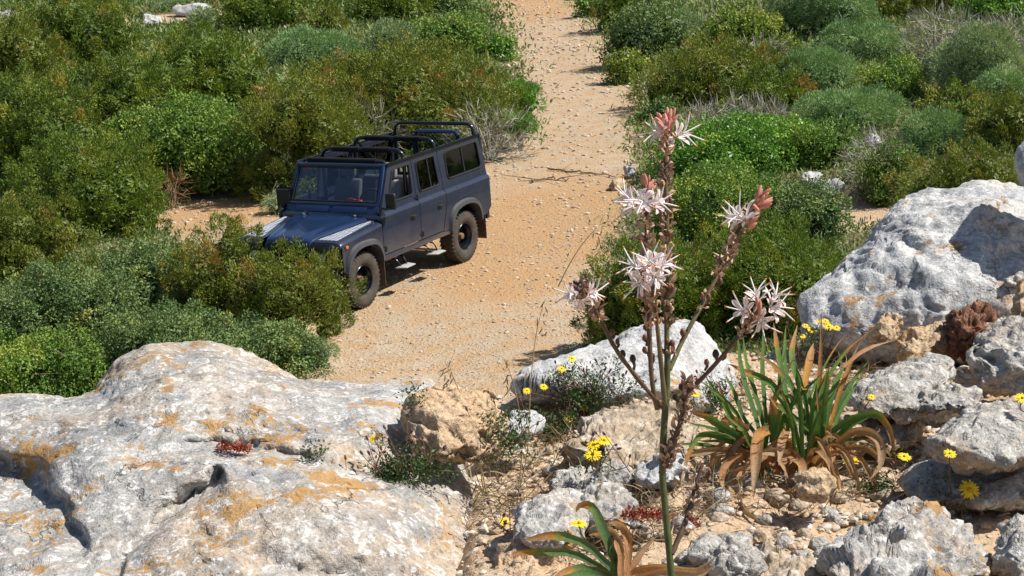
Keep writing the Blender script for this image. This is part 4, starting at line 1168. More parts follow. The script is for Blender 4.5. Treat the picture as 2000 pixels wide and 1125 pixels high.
        # lamps on the wing front
        BM().lathe([(.001, .024), (.022, .022), (.034, .010), (.037, 0)], 20, 'X', (.540, .79 * s, .865)).build('side_light', M['lens'], car)
        BM().lathe([(.001, .024), (.022, .022), (.034, .010), (.037, 0)], 20, 'X', (.540, .79 * s, .745)).build('indicator', M['orange'], car)
        h = BM().lathe([(.001, .030), (.05, .026), (.085, .008), (.092, 0)], 28, 'X', (.515, .57 * s, .82)).build('headlight', M['lens'], car)
        BM().lathe([(.092, .0), (.098, .008), (.108, .006), (.112, 0)], 28, 'X', (.515, .57 * s, .82)).build('headlight_ring', M['blackplast'], h)
        BM().box(.375, .435, .896 * s, .916 * s, .935, .975, .008).build('side_indicator', M['orange'], car)
        # vent flap of the bulkhead, bonnet hinge
        BM().hull([(x, y * s, z) for x, z in ((-.530, 1.222), (-.585, 1.300), (-.538, 1.217), (-.592, 1.296)) for y in (.035, .62)], .006).build('vent_flap', M['paint'], car)
        hb = BM().box(-.56, -.50, (.44 - .018) * s, (.44 + .018) * s, 1.172, 1.196, .005); hb.box(-.575, -.55, (.44 - .03) * s, (.44 + .03) * s, 1.165, 1.215, .004)
        hb.build('bonnet_hinge', M['alu'], car)
        # wiper
        BM().tube([(-.615, .38 * s - .05, 1.325), (-.645, .36 * s, 1.345), (-.672, .13 * s + .02, 1.375)], .007, 6, 8).build('wiper', M['blackplast'], car)
    # bonnet
    rows = []
    for X, zc, hw in [(.535, .925, .40), (.532, 1.00, .40), (.515, 1.035, .405), (.47, 1.058, .42), (.3, 1.085, .46), (.0, 1.118, .545), (-.3, 1.148, .63), (-.50, 1.166, .68), (-.535, 1.168, .685)]:
        r = []
        for t in np.linspace(-1, 1, 23):
            a = abs(t)
            z = zc + .018 * (1 - sstep(.45, .62, a)) * (1 if X < .5 else .3) - .075 * sstep(.86, 1.0, a) ** 1.3
            r.append((X, hw * t, float(z)))
        rows.append(r)
    rr = []
    R9 = np.array(rows)
    for k in np.linspace(0, len(rows) - 1, 30):
        i = min(int(k), len(rows) - 2); u = k - i
        rr.append([tuple(p) for p in R9[i] * (1 - u) + R9[i + 1] * u])
    BM().grid(rr).build('bonnet', M['paint'], car, angle=60)
    # front: radiator panel, grille, bumper
    BM().box(.40, .505, -.47, .47, .60, .93, .01).build('radiator_panel', M['dark'], car)
    b = BM()
    for z in np.linspace(.66, .90, 9): b.box(.508, .52, -.36, .36, z - .007, z + .007)
    for y in (-.36, -.12, .12, .36): b.box(.506, .518, y - .008, y + .008, .65, .91)
    b.build('grille', M['blackplast'], car)
    BM().box(.60, .70, -.90, .90, .50, .64, .02).build('front_bumper', M['blackmetal'], car)
    BM().box(.44, .60, -.42, -.36, .50, .60).box(.44, .60, .36, .42, .50, .60).build('bumper_bracket', M['blackmetal'], car)
    # bulkhead below the windscreen
    BM().hull([(x, y, z) for y in (-.80, .80) for x, z in ((-.535, 1.13), (-.545, 1.205), (-.605, 1.305), (-.70, 1.31), (-.70, .75), (-.60, .75))], .015).build('bulkhead', M['paint'], car)
    BM().box(-.69, -.54, -.885, -.79, .70, 1.20, .02).box(-.69, -.54, .79, .885, .70, 1.20, .02).build('bulkhead_pillar', M['paint'], car)
    # windscreen
    wb, wt = (-.635, 1.315), (-.905, 1.835)
    b = BM()
    for s in (1, -1): b.beam((wb[0], .775 * s, wb[1] - .02), (wt[0], .735 * s, wt[1] - .0), .055, .055, bev=.012)
    b.beam((wt[0], -.76, wt[1]), (wt[0], .76, wt[1]), .055, .06, (1, 0, 0), .012); b.beam((wb[0], -.76, wb[1]), (wb[0], .76, wb[1]), .06, .05, (1, 0, 0), .012)
    wf = b.build('windscreen_frame', M['paint'], car)
    def wp(y, t, off=0.0):
        x = wb[0] + (wt[0] - wb[0]) * t + off * .887; z = wb[1] + (wt[1] - wb[1]) * t + off * .46
        return (x, y * (1 - .05 * t), z)
    BM().hull([wp(y, t, o) for y in (-.75, .75) for t in (.04, .97) for o in (0, .005)]).build('windscreen', M['wglass'], wf)
    loop = [wp(y, t, .012) for y, t in ((-.735, .07), (.735, .07), (.735, .93), (-.735, .93), (-.735, .07))]
    BM().tube(loop, .012, 6).build('windscreen_seal', M['blackplast'], wf)
    BM().hull([wp(y, t, o) for y in (-.66, -.59) for t in (.80, .90) for o in (-.002, -.005)]).build('windscreen_sticker', M['red'], wf, label='small red square sticker')
    b = BM()
    for (y0, y1, t0, t1) in ((.47, .62, .80, .90), (.50, .60, .91, .925), (.655, .69, .78, .92)): b.hull([wp(y, t, o) for y in (y0, y1) for t in (t0, t1) for o in (-.002, -.005)])
    b.build('windscreen_sticker', M['white'], wf, label='pale paper sticker')
    # padded roll bars
    def hoop(X, z0, z1, hw, name='roll_bar', pad=True, base=None):
        P = [(X, hw, z0), (X, hw, z1 - .13), (X, hw - .02, z1 - .055), (X, hw - .085, z1 - .008), (X, hw - .16, z1), (X, 0, z1), (X, -hw + .16, z1), (X, -hw + .085, z1 - .008), (X, -hw + .02, z1 - .055), (X, -hw, z1 - .13), (X, -hw, z0)]
        h = BM().tube(P, .030, 12).build(name, M['blackmetal'], car)
        if pad:
            b = BM(); b.tube([(X, .50, z1), (X, .03, z1)], .043, 12); b.tube([(X, -.03, z1), (X, -.50, z1)], .043, 12); b.build('foam_padding', M['foam'], h)
    hoop(-1.47, .70, 1.965, .715); hoop(-2.33, .70, 1.985, .715); hoop(-3.50, .75, 2.025, .725, pad=False)
    b = BM().tube([(-.965, .745, 1.62), (-.985, .74, 1.83), (-.985, .68, 1.882), (-.985, 0, 1.885), (-.985, -.68, 1.882), (-.985, -.74, 1.83), (-.965, -.745, 1.62)], .028, 10)
    hb = b.build('roll_bar', M['blackmetal'], car)
    BM().tube([(-.985, -.62, 1.887), (-.985, .58, 1.887)], .04, 12).build('foam_padding', M['foam'], hb)
    for s in (1, -1):
        BM().tube([(-2.33, .70 * s, 1.96), (-3.30, .72 * s, 1.20)], .022, 8).build('roll_bar_stay', M['blackmetal'], car)
    # rear end
    b = BM().box(-3.61, -3.575, -.84, .84, .72, 1.22, .012)
    for y in (-.79, -.42, .42, .79): b.beam((-3.595, y, 1.2), (-3.565, y * .965, TOP), .05, .06)
    b.build('rear_panel', M['paintside'], car)
    P = [(-3.60, .40, 1.2), (-3.575, .395, 1.80), (-3.57, .36, 1.87), (-3.57, .30, 1.885), (-3.57, -.30, 1.885), (-3.57, -.36, 1.87), (-3.575, -.395, 1.80), (-3.60, -.40, 1.2)]
    td = BM().tube(P, .035, 10).box(-3.635, -3.613, -.41, .41, .72, 1.21, .01).build('tail_door', M['paint'], car)
    BM().hull([(x, y, z) for x in (-3.59, -3.585) for y in (-.37, .37) for z in (1.25, 1.84)]).build('tail_window', M['glass'], td)
    BM().box(-3.70, -3.61, -.80, .80, .50, .64, .015).build('rear_crossmember', M['blackmetal'], car)
    # underside
    b = BM().box(-.60, -3.57, -.83, .83, .66, .70)
    b.build('floor_pan', M['dark'], car)
    b = BM()
    for y in (-.42, .42): b.box(-3.6, .55, y - .045, y + .045, .50, .64)
    b.build('chassis', M['dark'], car)
    for X in (0, A_R):
        b = BM().tube([(X, -.70, .40), (X, .70, .40)], .05, 10); b.lathe([(.001, -.13), (.11, -.11), (.14, 0), (.11, .11), (.001, .13)], 16, 'Y', (X, .12, .40)); b.build('axle', M['dark'], car)
    # interior
    BM().hull([(x, y, z) for y in (-.74, .74) for x, z in ((-.71, 1.28), (-.71, .95), (-.95, 1.00), (-1.00, 1.16), (-.93, 1.27))], .02).build('dashboard', M['blackplast'], car)
    th = np.linspace(0, 2 * math.pi, 25); c = np.array([-1.06, .36, 1.27]); ux = np.array([0, 1, 0]); uy = np.array([-.35, 0, .94])
    BM().tube([tuple(c + .19 * (math.cos(a) * ux + math.sin(a) * uy)) for a in th], .016, 8).tube([tuple(c - .18 * ux), tuple(c + .18 * ux)], .014, 6).tube([tuple(c), (-.90, .36, 1.16)], .025, 8).build('steering_wheel', M['blackplast'], car)
    def seat(X, y, back, mat, w=.24, head=True):
        b = BM().box(X - .24, X + .24, y - w, y + w, .88, 1.02, .04, 3)
        st = b.build('seat', M['seat'], car)
        BM().hull([(X + dx, y + dy, z) for dx, z in ((-.24, .98), (-.13, .98), (-.36, back), (-.27, back)) for dy in (-w + .01, w - .01)], .035).build('backrest', mat, st)
        if head: BM().hull([(X + dx, y + dy, z) for dx, z in ((-.36, back + .03), (-.27, back + .03), (-.38, back + .25), (-.30, back + .25)) for dy in (-.13, .13)], .035).build('headrest', mat, st)
        BM().box(X - .22, X + .22, y - w + .02, y + w - .02, .70, .875, .01).build('seat_base', M['dark'], st)
    seat(-1.28, .36, 1.50, M['seatlite']); seat(-1.28, -.36, 1.50, M['seat'])
    seat(-2.12, 0, 1.40, M['seat'], .66, False)
    for s in (1, -1):
        BM().box(-3.45, -2.55, (.62 - .2) * s, (.62 + .16) * s, 1.02, 1.10, .03).build('bench_seat', M['seat'], car)
        BM().box(-3.55, -2.40, .60 * s, .62 * s, .70, 1.0).build('inner_wheel_box', M['dark'], car)
    # wheels
    first = None
    for X in (0, A_R):
        for s in (1, -1):
            if first is not None:
                c = copy_tree(first, car); c.location = (X, .752 * s, .402); c.rotation_euler = (0, 0, 0 if s > 0 else math.pi); continue
            wroot = bpy.data.objects.new('wheel', None); COL.objects.link(wroot); wroot.parent = car; wroot.location = (X, .752 * s, .402)
            wroot.empty_display_size = .05
            g = BM().lathe([(.205, -.10), (.240, -.125), (.300, -.134), (.350, -.128), (.376, -.112), (.386, -.085), (.386, .085), (.376, .112), (.350, .128), (.300, .134), (.240, .125), (.205, .10)], 72, 'Y')
            nl = 38
            for i in range(nl):
                a = 2 * math.pi * i / nl
                for y0, y1, da, w in ((-.118, -.062, 0, .40), (-.052, -.004, .5, .42), (.004, .052, 0, .42), (.062, .118, .5, .40)):
                    for (yy0, yy1) in ((y0, y1),):
                        aa = a + da * 2 * math.pi / nl; hw = w * math.pi / nl * 1.05
                        sk = .35 * math.pi / nl * (1 if y0 < 0 else -1)
                        pts = []
                        edge = .088
                        for y, sh in ((yy0, -sk), (yy1, sk)):
                            r0 = .370 if abs(y) > edge else .380; r1 = .391 if abs(y) > edge else .402
                            for rr_ in (r0, r1):
                                for t in (-hw, hw): pts.append((rr_ * math.cos(aa + t + sh), y, rr_ * math.sin(aa + t + sh)))
                        g.hull(pts)
                # shoulder lugs
                for sd in (1, -1):
                    aa = a + (.25 if sd > 0 else .0) * 2 * math.pi / nl; hw = .30 * math.pi / nl
                    g.hull([(r * math.cos(aa + t), y * sd, r * math.sin(aa + t)) for t in (-hw, hw) for r, y in ((.388, .100), (.378, .117), (.345, .133), (.345, .124), (.372, .100))])
            g.build('tyre', M['tyre'], wroot, angle=30)
            seg = 48
            prof = [(.205, .092), (.214, .106), (.209, .111), (.200, .104), (.196, .070), (.186, .058), (.180, .030), (.178, -.035), (.170, -.052), (.118, -.040), (.104, -.020), (.075, .0), (.052, .002)]
            r = BM().lathe(prof, seg, 'Y', skip=lambda k, i: k == 8 and (i % 6) in (1, 2))
            r.lathe([(.205, -.09), (.18, -.06), (.18, .03)], seg, 'Y')
            if s < 0:
                for v in r.bm.verts: v.co.y *= -1
            r.build('rim', M['rimsteel'], wroot, angle=40)
            h = BM().lathe([(.052, -.02), (.050, .050), (.044, .066), (.030, .072), (.001, .074)], 20, 'Y')
            for i in range(5):
                a = 2 * math.pi * i / 5; h.lathe([(.012, -.01), (.012, .016), (.001, .018)], 6, 'Y', (.068 * math.cos(a), .0, .068 * math.sin(a)))
            if s < 0:
                for v in h.bm.verts: v.co.y *= -1
            h.build('hub', M['rust'], wroot)
            dr = BM().lathe([(.001, -.075), (.165, -.075), (.165, -.12), (.001, -.12)], 24, 'Y')
            if s < 0:
                for v in dr.bm.verts: v.co.y *= -1
            dr.build('brake_drum', M['dark'], wroot)
            first = wroot
    return car
CAR = build_car()

def dash_cloth():
    cx, sx = -.493973, -.869477
    def w(x, y, z): return (-2.7914 + x * cx - y * sx, 22.8862 + x * sx + y * cx, z)
    d, f = ico(3)
    v = d * np.array([.09, .17, .045]); v = v * (1 + .5 * fbm(d * 2.2, 3))[:, None]
    c, s = cx, sx
    v = np.stack([v[:, 0] * c - v[:, 1] * s, v[:, 0] * s + v[:, 1] * c, v[:, 2]], 1)
    o = obj('red_cloth', v, f, M['redcloth']); o.location = w(-.80, .22, 1.315)
    tag(o, 'crumpled red cloth lying on the dashboard behind the windscreen', 'cloth')
dash_cloth()
# ------------------------------------------------------------------ foreground plants
def ribbon(pts, width, n=16, fold=.25, up=None, tip=.08, twist=0.0, base=.75):
    """a leaf blade: centre line pts, channelled cross-section; returns verts, quads, t along the blade"""
    P = catmull(pts, n); t = np.linspace(0, 1, n)
    T = unit(np.gradient(P, axis=0))
    up = np.asarray(up if up is not None else -FW, float)
    S = unit(np.cross(T, up)); N = np.cross(S, T)
    w = width * np.where(t < .5, base + (1 - base) * t * 2, 1 - (1 - tip) * ((t - .5) * 2) ** 1.8) * .5
    ca, sa = np.cos(twist * t)[:, None], np.sin(twist * t)[:, None]
    S, N = S * ca + N * sa, N * ca - S * sa
    cols = []
    for u in (-1, -.5, 0, .5, 1):
        cols.append(P + S * (w * u)[:, None] + N * (w * fold * (abs(u) - .5))[:, None])
    V = np.stack(cols, 1).reshape(-1, 3)
    i = np.arange(n - 1)[:, None] * 5; j = np.arange(4)[None, :]
    F_ = np.stack([i + j, i + j + 1, i + j + 6, i + j + 5], -1).reshape(-1, 4)
    return V, F_, np.repeat(t, 5)

def blade_mat(name, green, green2):
    k = NT(name); a = k.attr('age'); c = k.coord()
    n = k.noise(30, 4, .6, c)
    nn = k.noise(160, 3, .6, c)
    a2 = k.math('ADD', a, k.math('MULTIPLY', k.math('SUBTRACT', n, .5), .22))
    col = k.ramp(a2, [(0, green), (.38, green2), (.50, (.24, .25, .04)), (.57, (.50, .24, .045)), (.68, (.46, .23, .085)), (.84, (.46, .285, .15)), (1, (.52, .37, .22))])
    col = k.mix(1.0, col, k.ramp(nn, [(.3, .78), (.65, 1.12)]), 'MULTIPLY')
    ac = k.attr('across')
    vein = k.math('SINE', k.math('MULTIPLY', ac, 60.0)); vein = k.math('MULTIPLY', k.math('ADD', vein, 1.0), .5)
    col = k.mix(1.0, col, k.ramp(vein, [(0, .82), (1, 1.08)]), 'MULTIPLY')
    edge = k.ramp(k.math('ABSOLUTE', k.math('SUBTRACT', ac, .5)), [(.36, 0), (.5, .7)])
    col = k.mix(edge, col, (.26, .10, .04))
    blot = k.noise(55, 5, .7, c)
    col = k.mix(k.ramp(blot, [(.64, 0), (.70, .6)]), col, (.12, .07, .04))
    return k.principled(col, .58, 0, .3, k.bump(k.math('ADD', nn, k.math('MULTIPLY', vein, .6)), .002, .6), 0, (k.mix(1.0, col, (1.2, 1.15, .8), 'MULTIPLY'), .25))
M['blade'] = blade_mat('strap leaves green to brown', (.075, .20, .04), (.14, .26, .045))
M['blade2'] = blade_mat('bluish strap leaves green to brown', (.075, .17, .065), (.13, .23, .06))

def leaf_child(root, origin, pts, width, t0, t1, mat, fold=.3, label=None, twist=0.0, tip=.08, seed=0):
    """t0 = age at the base, t1 = age at the tip (0 green, 1 dry)"""
    V, F_, t = ribbon(pts, width, 18, fold, None, tip, twist)
    g = np.random.default_rng(seed)
    V = V + (.0018 * fbm(V * 40 + seed, 2))[:, None] * np.array([1, .5, 1.0])
    brk = g.uniform(.45, .75)
    age = t0 + (t1 - t0) * sstep(brk - .35, brk + .25, t)
    o = obj('leaf', V, F_, mat, root, None, {'age': age, 'across': np.tile(np.linspace(0, 1, 5), len(V) // 5)})
    o.data.vertices.foreach_set('co', (V - np.asarray(origin)).astype(np.float32).ravel()); o.data.update()
    if label: o['label'] = label
    return o

def px_path(pts, d0, d1, q=None):
    P = np.asarray(pts, float); n = len(P)
    dd = d0 + (d1 - d0) * np.linspace(0, 1, n)
    return at(P[:, 0], P[:, 1], dd)

def rosette(name, label, origin_px, leaves, mat, conv, seed, extra=0, d_base=None, wscale=1.0):
    gd, G = ground_hit(*origin_px)
    if d_base is not None: gd = d_base; G = at(*origin_px, gd)
    G = np.array(G); G[2] = min(G[2], float(ter(G[0], G[1])) + .005)
    root = thing(name, G, label, 'leaf rosette')
    g = np.random.default_rng(seed)
    for i, (kind, pts, w, dz) in enumerate(leaves):
        P = np.array([conv(*p) for p in pts], float)
        Q = catmull(P, 9); dd = gd + g.uniform(-.03, .03) * (1 - np.linspace(0, 1, 9)) + dz * np.linspace(0, 1, 9)
        dd = np.array([min(a, ground_hit(*q)[0] - .02) for a, q in zip(dd, Q)])
        dd[1:-1] = (dd[:-2] + dd[1:-1] + dd[2:]) / 3
        path = at(Q[:, 0], Q[:, 1], dd)
        t0, t1 = {'g': (.0, .25), 'm': (.05, .72), 'd': (.72, .95), 'o': (.55, .8), 'b': (.62, 1.0), 't': (.1, .98)}[kind]
        wid = min(w * wscale * gd / F_PX * (1.3 if kind in 'db' else 1.0), .027)
        leaf_child(root, G, path, wid, t0, t1, mat, .32 if kind in 'gm' else .55, 'dry brown leaf' if kind in 'db' else None, g.uniform(-.5, .5) if kind in 'gm' else g.uniform(-1.6, 1.6), .06, seed * 50 + i)
    for i in range(extra + 8 if conv is c4 else 0):       # more blades in the heart of the rosette
        sd = -1 if i % 5 < 2 else 1
        b = G + np.array([(-.05 if sd < 0 else .045) + g.normal() * .022, g.normal() * .03, .01])
        L = g.uniform(.16, .30); lean = np.clip((-.25 if sd < 0 else .12) + g.normal() * .5, -.92, .92)
        e = b + np.array([lean * L, g.normal() * .05, L * math.sqrt(1 - lean ** 2)])
        m = b * .45 + e * .55 + np.array([-lean * .03, 0, .02])
        leaf_child(root, G, np.array([b, m, e]), g.uniform(.008, .014), .02, g.choice([.15, .5, .85], p=[.55, .3, .15]), mat, .35, None, g.uniform(-.5, .5), .06, seed * 50 + 300 + i)
    for i in range(extra if conv is c4 else 0):       # dry leaves arching out of the heart and hanging down
        a = g.uniform(-.95, 1.15) * math.pi * .75 - math.pi / 2; sx = -.05 if math.cos(a) < 0 else .045
        b = G + np.array([sx + g.normal() * .018, g.normal() * .02, .01])
        r = g.uniform(.07, .15); hgt = g.uniform(.04, .10)
        dr = np.array([math.cos(a), math.sin(a) * .7, 0])
        p1 = b + dr * r * .35 + np.array([0, 0, hgt]); p2 = b + dr * r * .8 + np.array([0, 0, hgt * .75]); e = b + dr * r * 1.05
        e[2] = float(ter(e[0], e[1])) + g.uniform(.0, .03)
        e2 = e + dr * g.uniform(-.03, .03); e2[2] = float(ter(e2[0], e2[1])) + .008
        leaf_child(root, G, np.array([b, p1, p2, e, e2]), g.uniform(.009, .016), .7, .98, mat, .5, 'dry brown leaf', g.uniform(-1.2, 1.2), .06, seed * 50 + 400 + i)
    for i in range(extra):                                # dry curled leaves round the foot
        a = g.uniform(0, 6.28); L = g.uniform(.07, .16)
        b = G + np.array([g.uniform(-.07, .07), g.uniform(-.03, .05), .02])
        e = b + np.array([math.cos(a) * L, math.sin(a) * L * .7, g.uniform(-.01, .03)])
        m = (b + e) / 2 + np.array([0, 0, g.uniform(.02, .06)])
        e[2] = min(e[2], float(ter(e[0], e[1])) + .02)
        leaf_child(root, G, np.array([b, m, e]), g.uniform(.011, .02), .7, .95, mat, .6, 'dry brown leaf', g.uniform(-2, 2), .05, seed * 50 + 200 + i)
    return root

c4 = lambda u, v: (1300 + u * .5022, 560 + v * .5022)
BIG = [
 ('m', [(600, 650), (590, 480), (602, 300), (606, 95)], 17, .10), ('m', [(565, 620), (515, 440), (445, 330), (345, 245)], 17, .05),
 ('g', [(372, 580), (330, 440), (295, 320), (278, 175)], 20, .12), ('g', [(385, 560), (345, 400), (315, 300), (300, 190)], 18, .15),
 ('g', [(395, 560), (378, 350), (380, 150)], 17, .2), ('m', [(345, 640), (275, 545), (228, 450), (205, 365)], 22, -.02),
 ('m', [(340, 625), (250, 562), (170, 512), (88, 480)], 30, -.05), ('t', [(330, 650), (235, 590), (130, 580), (72, 700), (60, 795)], 24, -.12),
 ('m', [(415, 610), (425, 510), (408, 440)], 36, -.03), ('m', [(610, 600), (510, 515), (435, 462), (395, 425)], 20, -.05),
 ('t', [(570, 560), (600, 420), (650, 320), (730, 220), (850, 135)], 16, .15), ('g', [(632, 560), (690, 430), (740, 350), (792, 285)], 16, .1),
 ('o', [(640, 540), (682, 400), (722, 295), (765, 200)], 18, .12), ('d', [(690, 310), (780, 245), (890, 208)], 12, .1),
 ('t', [(560, 430), (605, 330), (690, 195), (845, 60)], 12, .2), ('m', [(640, 570), (720, 515), (820, 498), (875, 570), (897, 695)], 26, -.06),
 ('d', [(640, 630), (740, 560), (822, 590), (838, 680), (795, 750)], 24, -.1), ('d', [(650, 650), (760, 622), (830, 662), (890, 668)], 18, -.02),
 ('m', [(590, 660), (588, 595), (618, 548), (650, 578)], 40, -.06), ('d', [(655, 630), (622, 690), (560, 740), (500, 790)], 34, -.14),
 ('d', [(630, 700), (668, 760), (662, 825)], 20, -.12), ('b', [(405, 555), (362, 580), (352, 690), (342, 825)], 44, -.16),
 ('d', [(485, 530), (452, 600), (440, 695)], 24, -.1), ('d', [(330, 690), (272, 740), (285, 840), (365, 915)], 40, -.16),
 ('d', [(300, 660), (232, 690), (215, 760), (245, 830)], 28, -.1), ('d', [(470, 640), (525, 690), (520, 770), (445, 805)], 36, -.15),
 ('d', [(400, 740), (432, 780), (452, 860)], 20, -.12), ('g', [(510, 560), (475, 450), (442, 360), (470, 235)], 15, .1),
 ('t', [(470, 440), (400, 370), (320, 335), (235, 298)], 26, .1), ('g', [(548, 580), (520, 450), (478, 345)], 20, .05),
 ('t', [(540, 430), (505, 340), (490, 250), (512, 150)], 24, .2), ('o', [(535, 400), (558, 290), (575, 220)], 28, .18),
 ('m', [(470, 420), (440, 270), (420, 140)], 20, .22), ('g', [(480, 380), (462, 280), (468, 150)], 14, .22),
 ('g', [(600, 600), (570, 470), (545, 390), (540, 260)], 20, .15), ('g', [(615, 580), (640, 450), (668, 360), (700, 300)], 20, .08),
 ('g', [(580, 610), (600, 480), (625, 380), (628, 320)], 24, .02), ('g', [(430, 600), (470, 500), (455, 400)], 22, .05),
 ('g', [(330, 600), (265, 520), (200, 420), (150, 340)], 14, .1), ('g', [(360, 590), (300, 500), (262, 400), (232, 340)], 16, .08),
 ('d', [(500, 640), (450, 600), (330, 690), (240, 720)], 34, -.12), ('d', [(560, 660), (480, 660), (430, 640), (330, 650)], 30, -.1),
 ('g', [(340, 640), (240, 590), (180, 570), (120, 572)], 24, .02), ('d', [(350, 650), (260, 640), (150, 640), (75, 665)], 24, .0),

 ('d', [(320, 560), (250, 520), (190, 570)], 30, .12), ('d', [(440, 560), (380, 500), (300, 470)], 26, .15),
 ('d', [(610, 540), (660, 470), (700, 450)], 32, .18), ('d', [(700, 640), (760, 580), (840, 620), (880, 660)], 22, .04),
 ('g', [(560, 600), (545, 520), (500, 440), (430, 395)], 22, .12), ('g', [(640, 600), (672, 500), (722, 410), (770, 330)], 15, .14),
]
BIGR = rosette('strap_leaf_rosette', 'large rosette of green and rusty dry strap leaves on the stony ledge', (1540, 892), BIG, M['blade'], c4, 5, extra=16, d_base=3.78, wscale=.56)

c8 = lambda u, v: (900 + u * .26, 960 + v * .26)
SMALL = [
 ('m', [(1185, 640), (1150, 500), (1090, 340), (1000, 140), (905, 98), (870, 150)], 20, .06), ('m', [(1190, 650), (1060, 500), (900, 380), (720, 330), (560, 345), (480, 368)], 17, -.02),
 ('m', [(1170, 650), (1000, 545), (850, 470), (650, 455), (430, 462), (380, 490)], 16, -.03), ('m', [(1170, 670), (950, 585), (800, 602), (700, 640)], 20, -.06),
 ('g', [(1160, 680), (950, 615), (740, 650)], 15, -.1), ('g', [(1195, 650), (1180, 520), (1130, 400), (1090, 330)], 15, .08),
 ('d', [(1200, 640), (1195, 400), (1130, 280), (1000, 255), (930, 330)], 12, .1), ('d', [(1225, 650), (1265, 420), (1225, 280), (1150, 240), (1100, 240)], 15, .12),
 ('d', [(1215, 650), (1215, 500), (1180, 380), (1190, 330)], 18, .06), ('d', [(1240, 640), (1290, 560), (1360, 450), (1470, 335)], 11, .05),
 ('d', [(1230, 690), (1330, 600), (1480, 575), (1680, 590), (1800, 570), (1925, 480)], 20, .05), ('d', [(1230, 700), (1380, 640), (1560, 610), (1780, 620), (1905, 545)], 18, -.02),
 ('d', [(1205, 640), (1150, 440), (1060, 330), (960, 330)], 11, .12), ('d', [(1240, 650), (1250, 500), (1260, 400)], 14, .1),
]
rosette('strap_leaf_rosette', 'small rosette of arching glaucous leaves at the bottom edge left of the flower stem', (1212, 1150), SMALL, M['blade2'], c8, 6, d_base=2.95)

# ---- the asphodel
def petal_mat():
    k = NT('white petals with brown midrib'); a = k.attr('across')
    col = k.ramp(a, [(0, (.50, .24, .19)), (.12, (.62, .40, .36)), (.26, (.80, .70, .70)), (1, (.84, .79, .80))])
    return k.principled(col, .55, 0, .3, None, 0, ((.8, .74, .74), .3))
M['petal'] = petal_mat()
M['bud'] = simple('salmon flower buds', (.52, .23, .17), .6, 0, .3, 0, .3, 60)
M['darkbud'] = simple('dark purple withered bud', (.10, .05, .055), .6, 0, .3, 0, .3, 60)
M['anther'] = simple('orange anthers', (.60, .22, .04), .6, 0, .3, 0, .2, 60)
M['filament'] = simple('white filaments', (.78, .74, .74), .6, 0, .3)
M['pod'] = simple('brown seed pods', (.16, .065, .032), .5, 0, .4, 0, .4, 50)
M['darkpod'] = simple('dark seed pods', (.045, .028, .028), .45, 0, .4, 0, .4, 50)
M['bract'] = simple('papery withered bracts', (.44, .31, .22), .85, 0, .2, 0, .45, 60)

def stem_mat():
    k = NT('flower stem'); a = k.attr('age'); c = k.coord()
    n = k.noise(60, 4, .6, c)
    col = k.ramp(a, [(0, (.055, .085, .028)), (.45, (.115, .115, .045)), (.75, (.15, .095, .05)), (1, (.085, .05, .035))])
    col = k.mix(1.0, col, k.ramp(n, [(.3, .7), (.65, 1.15)]), 'MULTIPLY')
    return k.principled(col, .5, 0, .35, k.bump(n, .0015, .6))
M['stem'] = stem_mat()

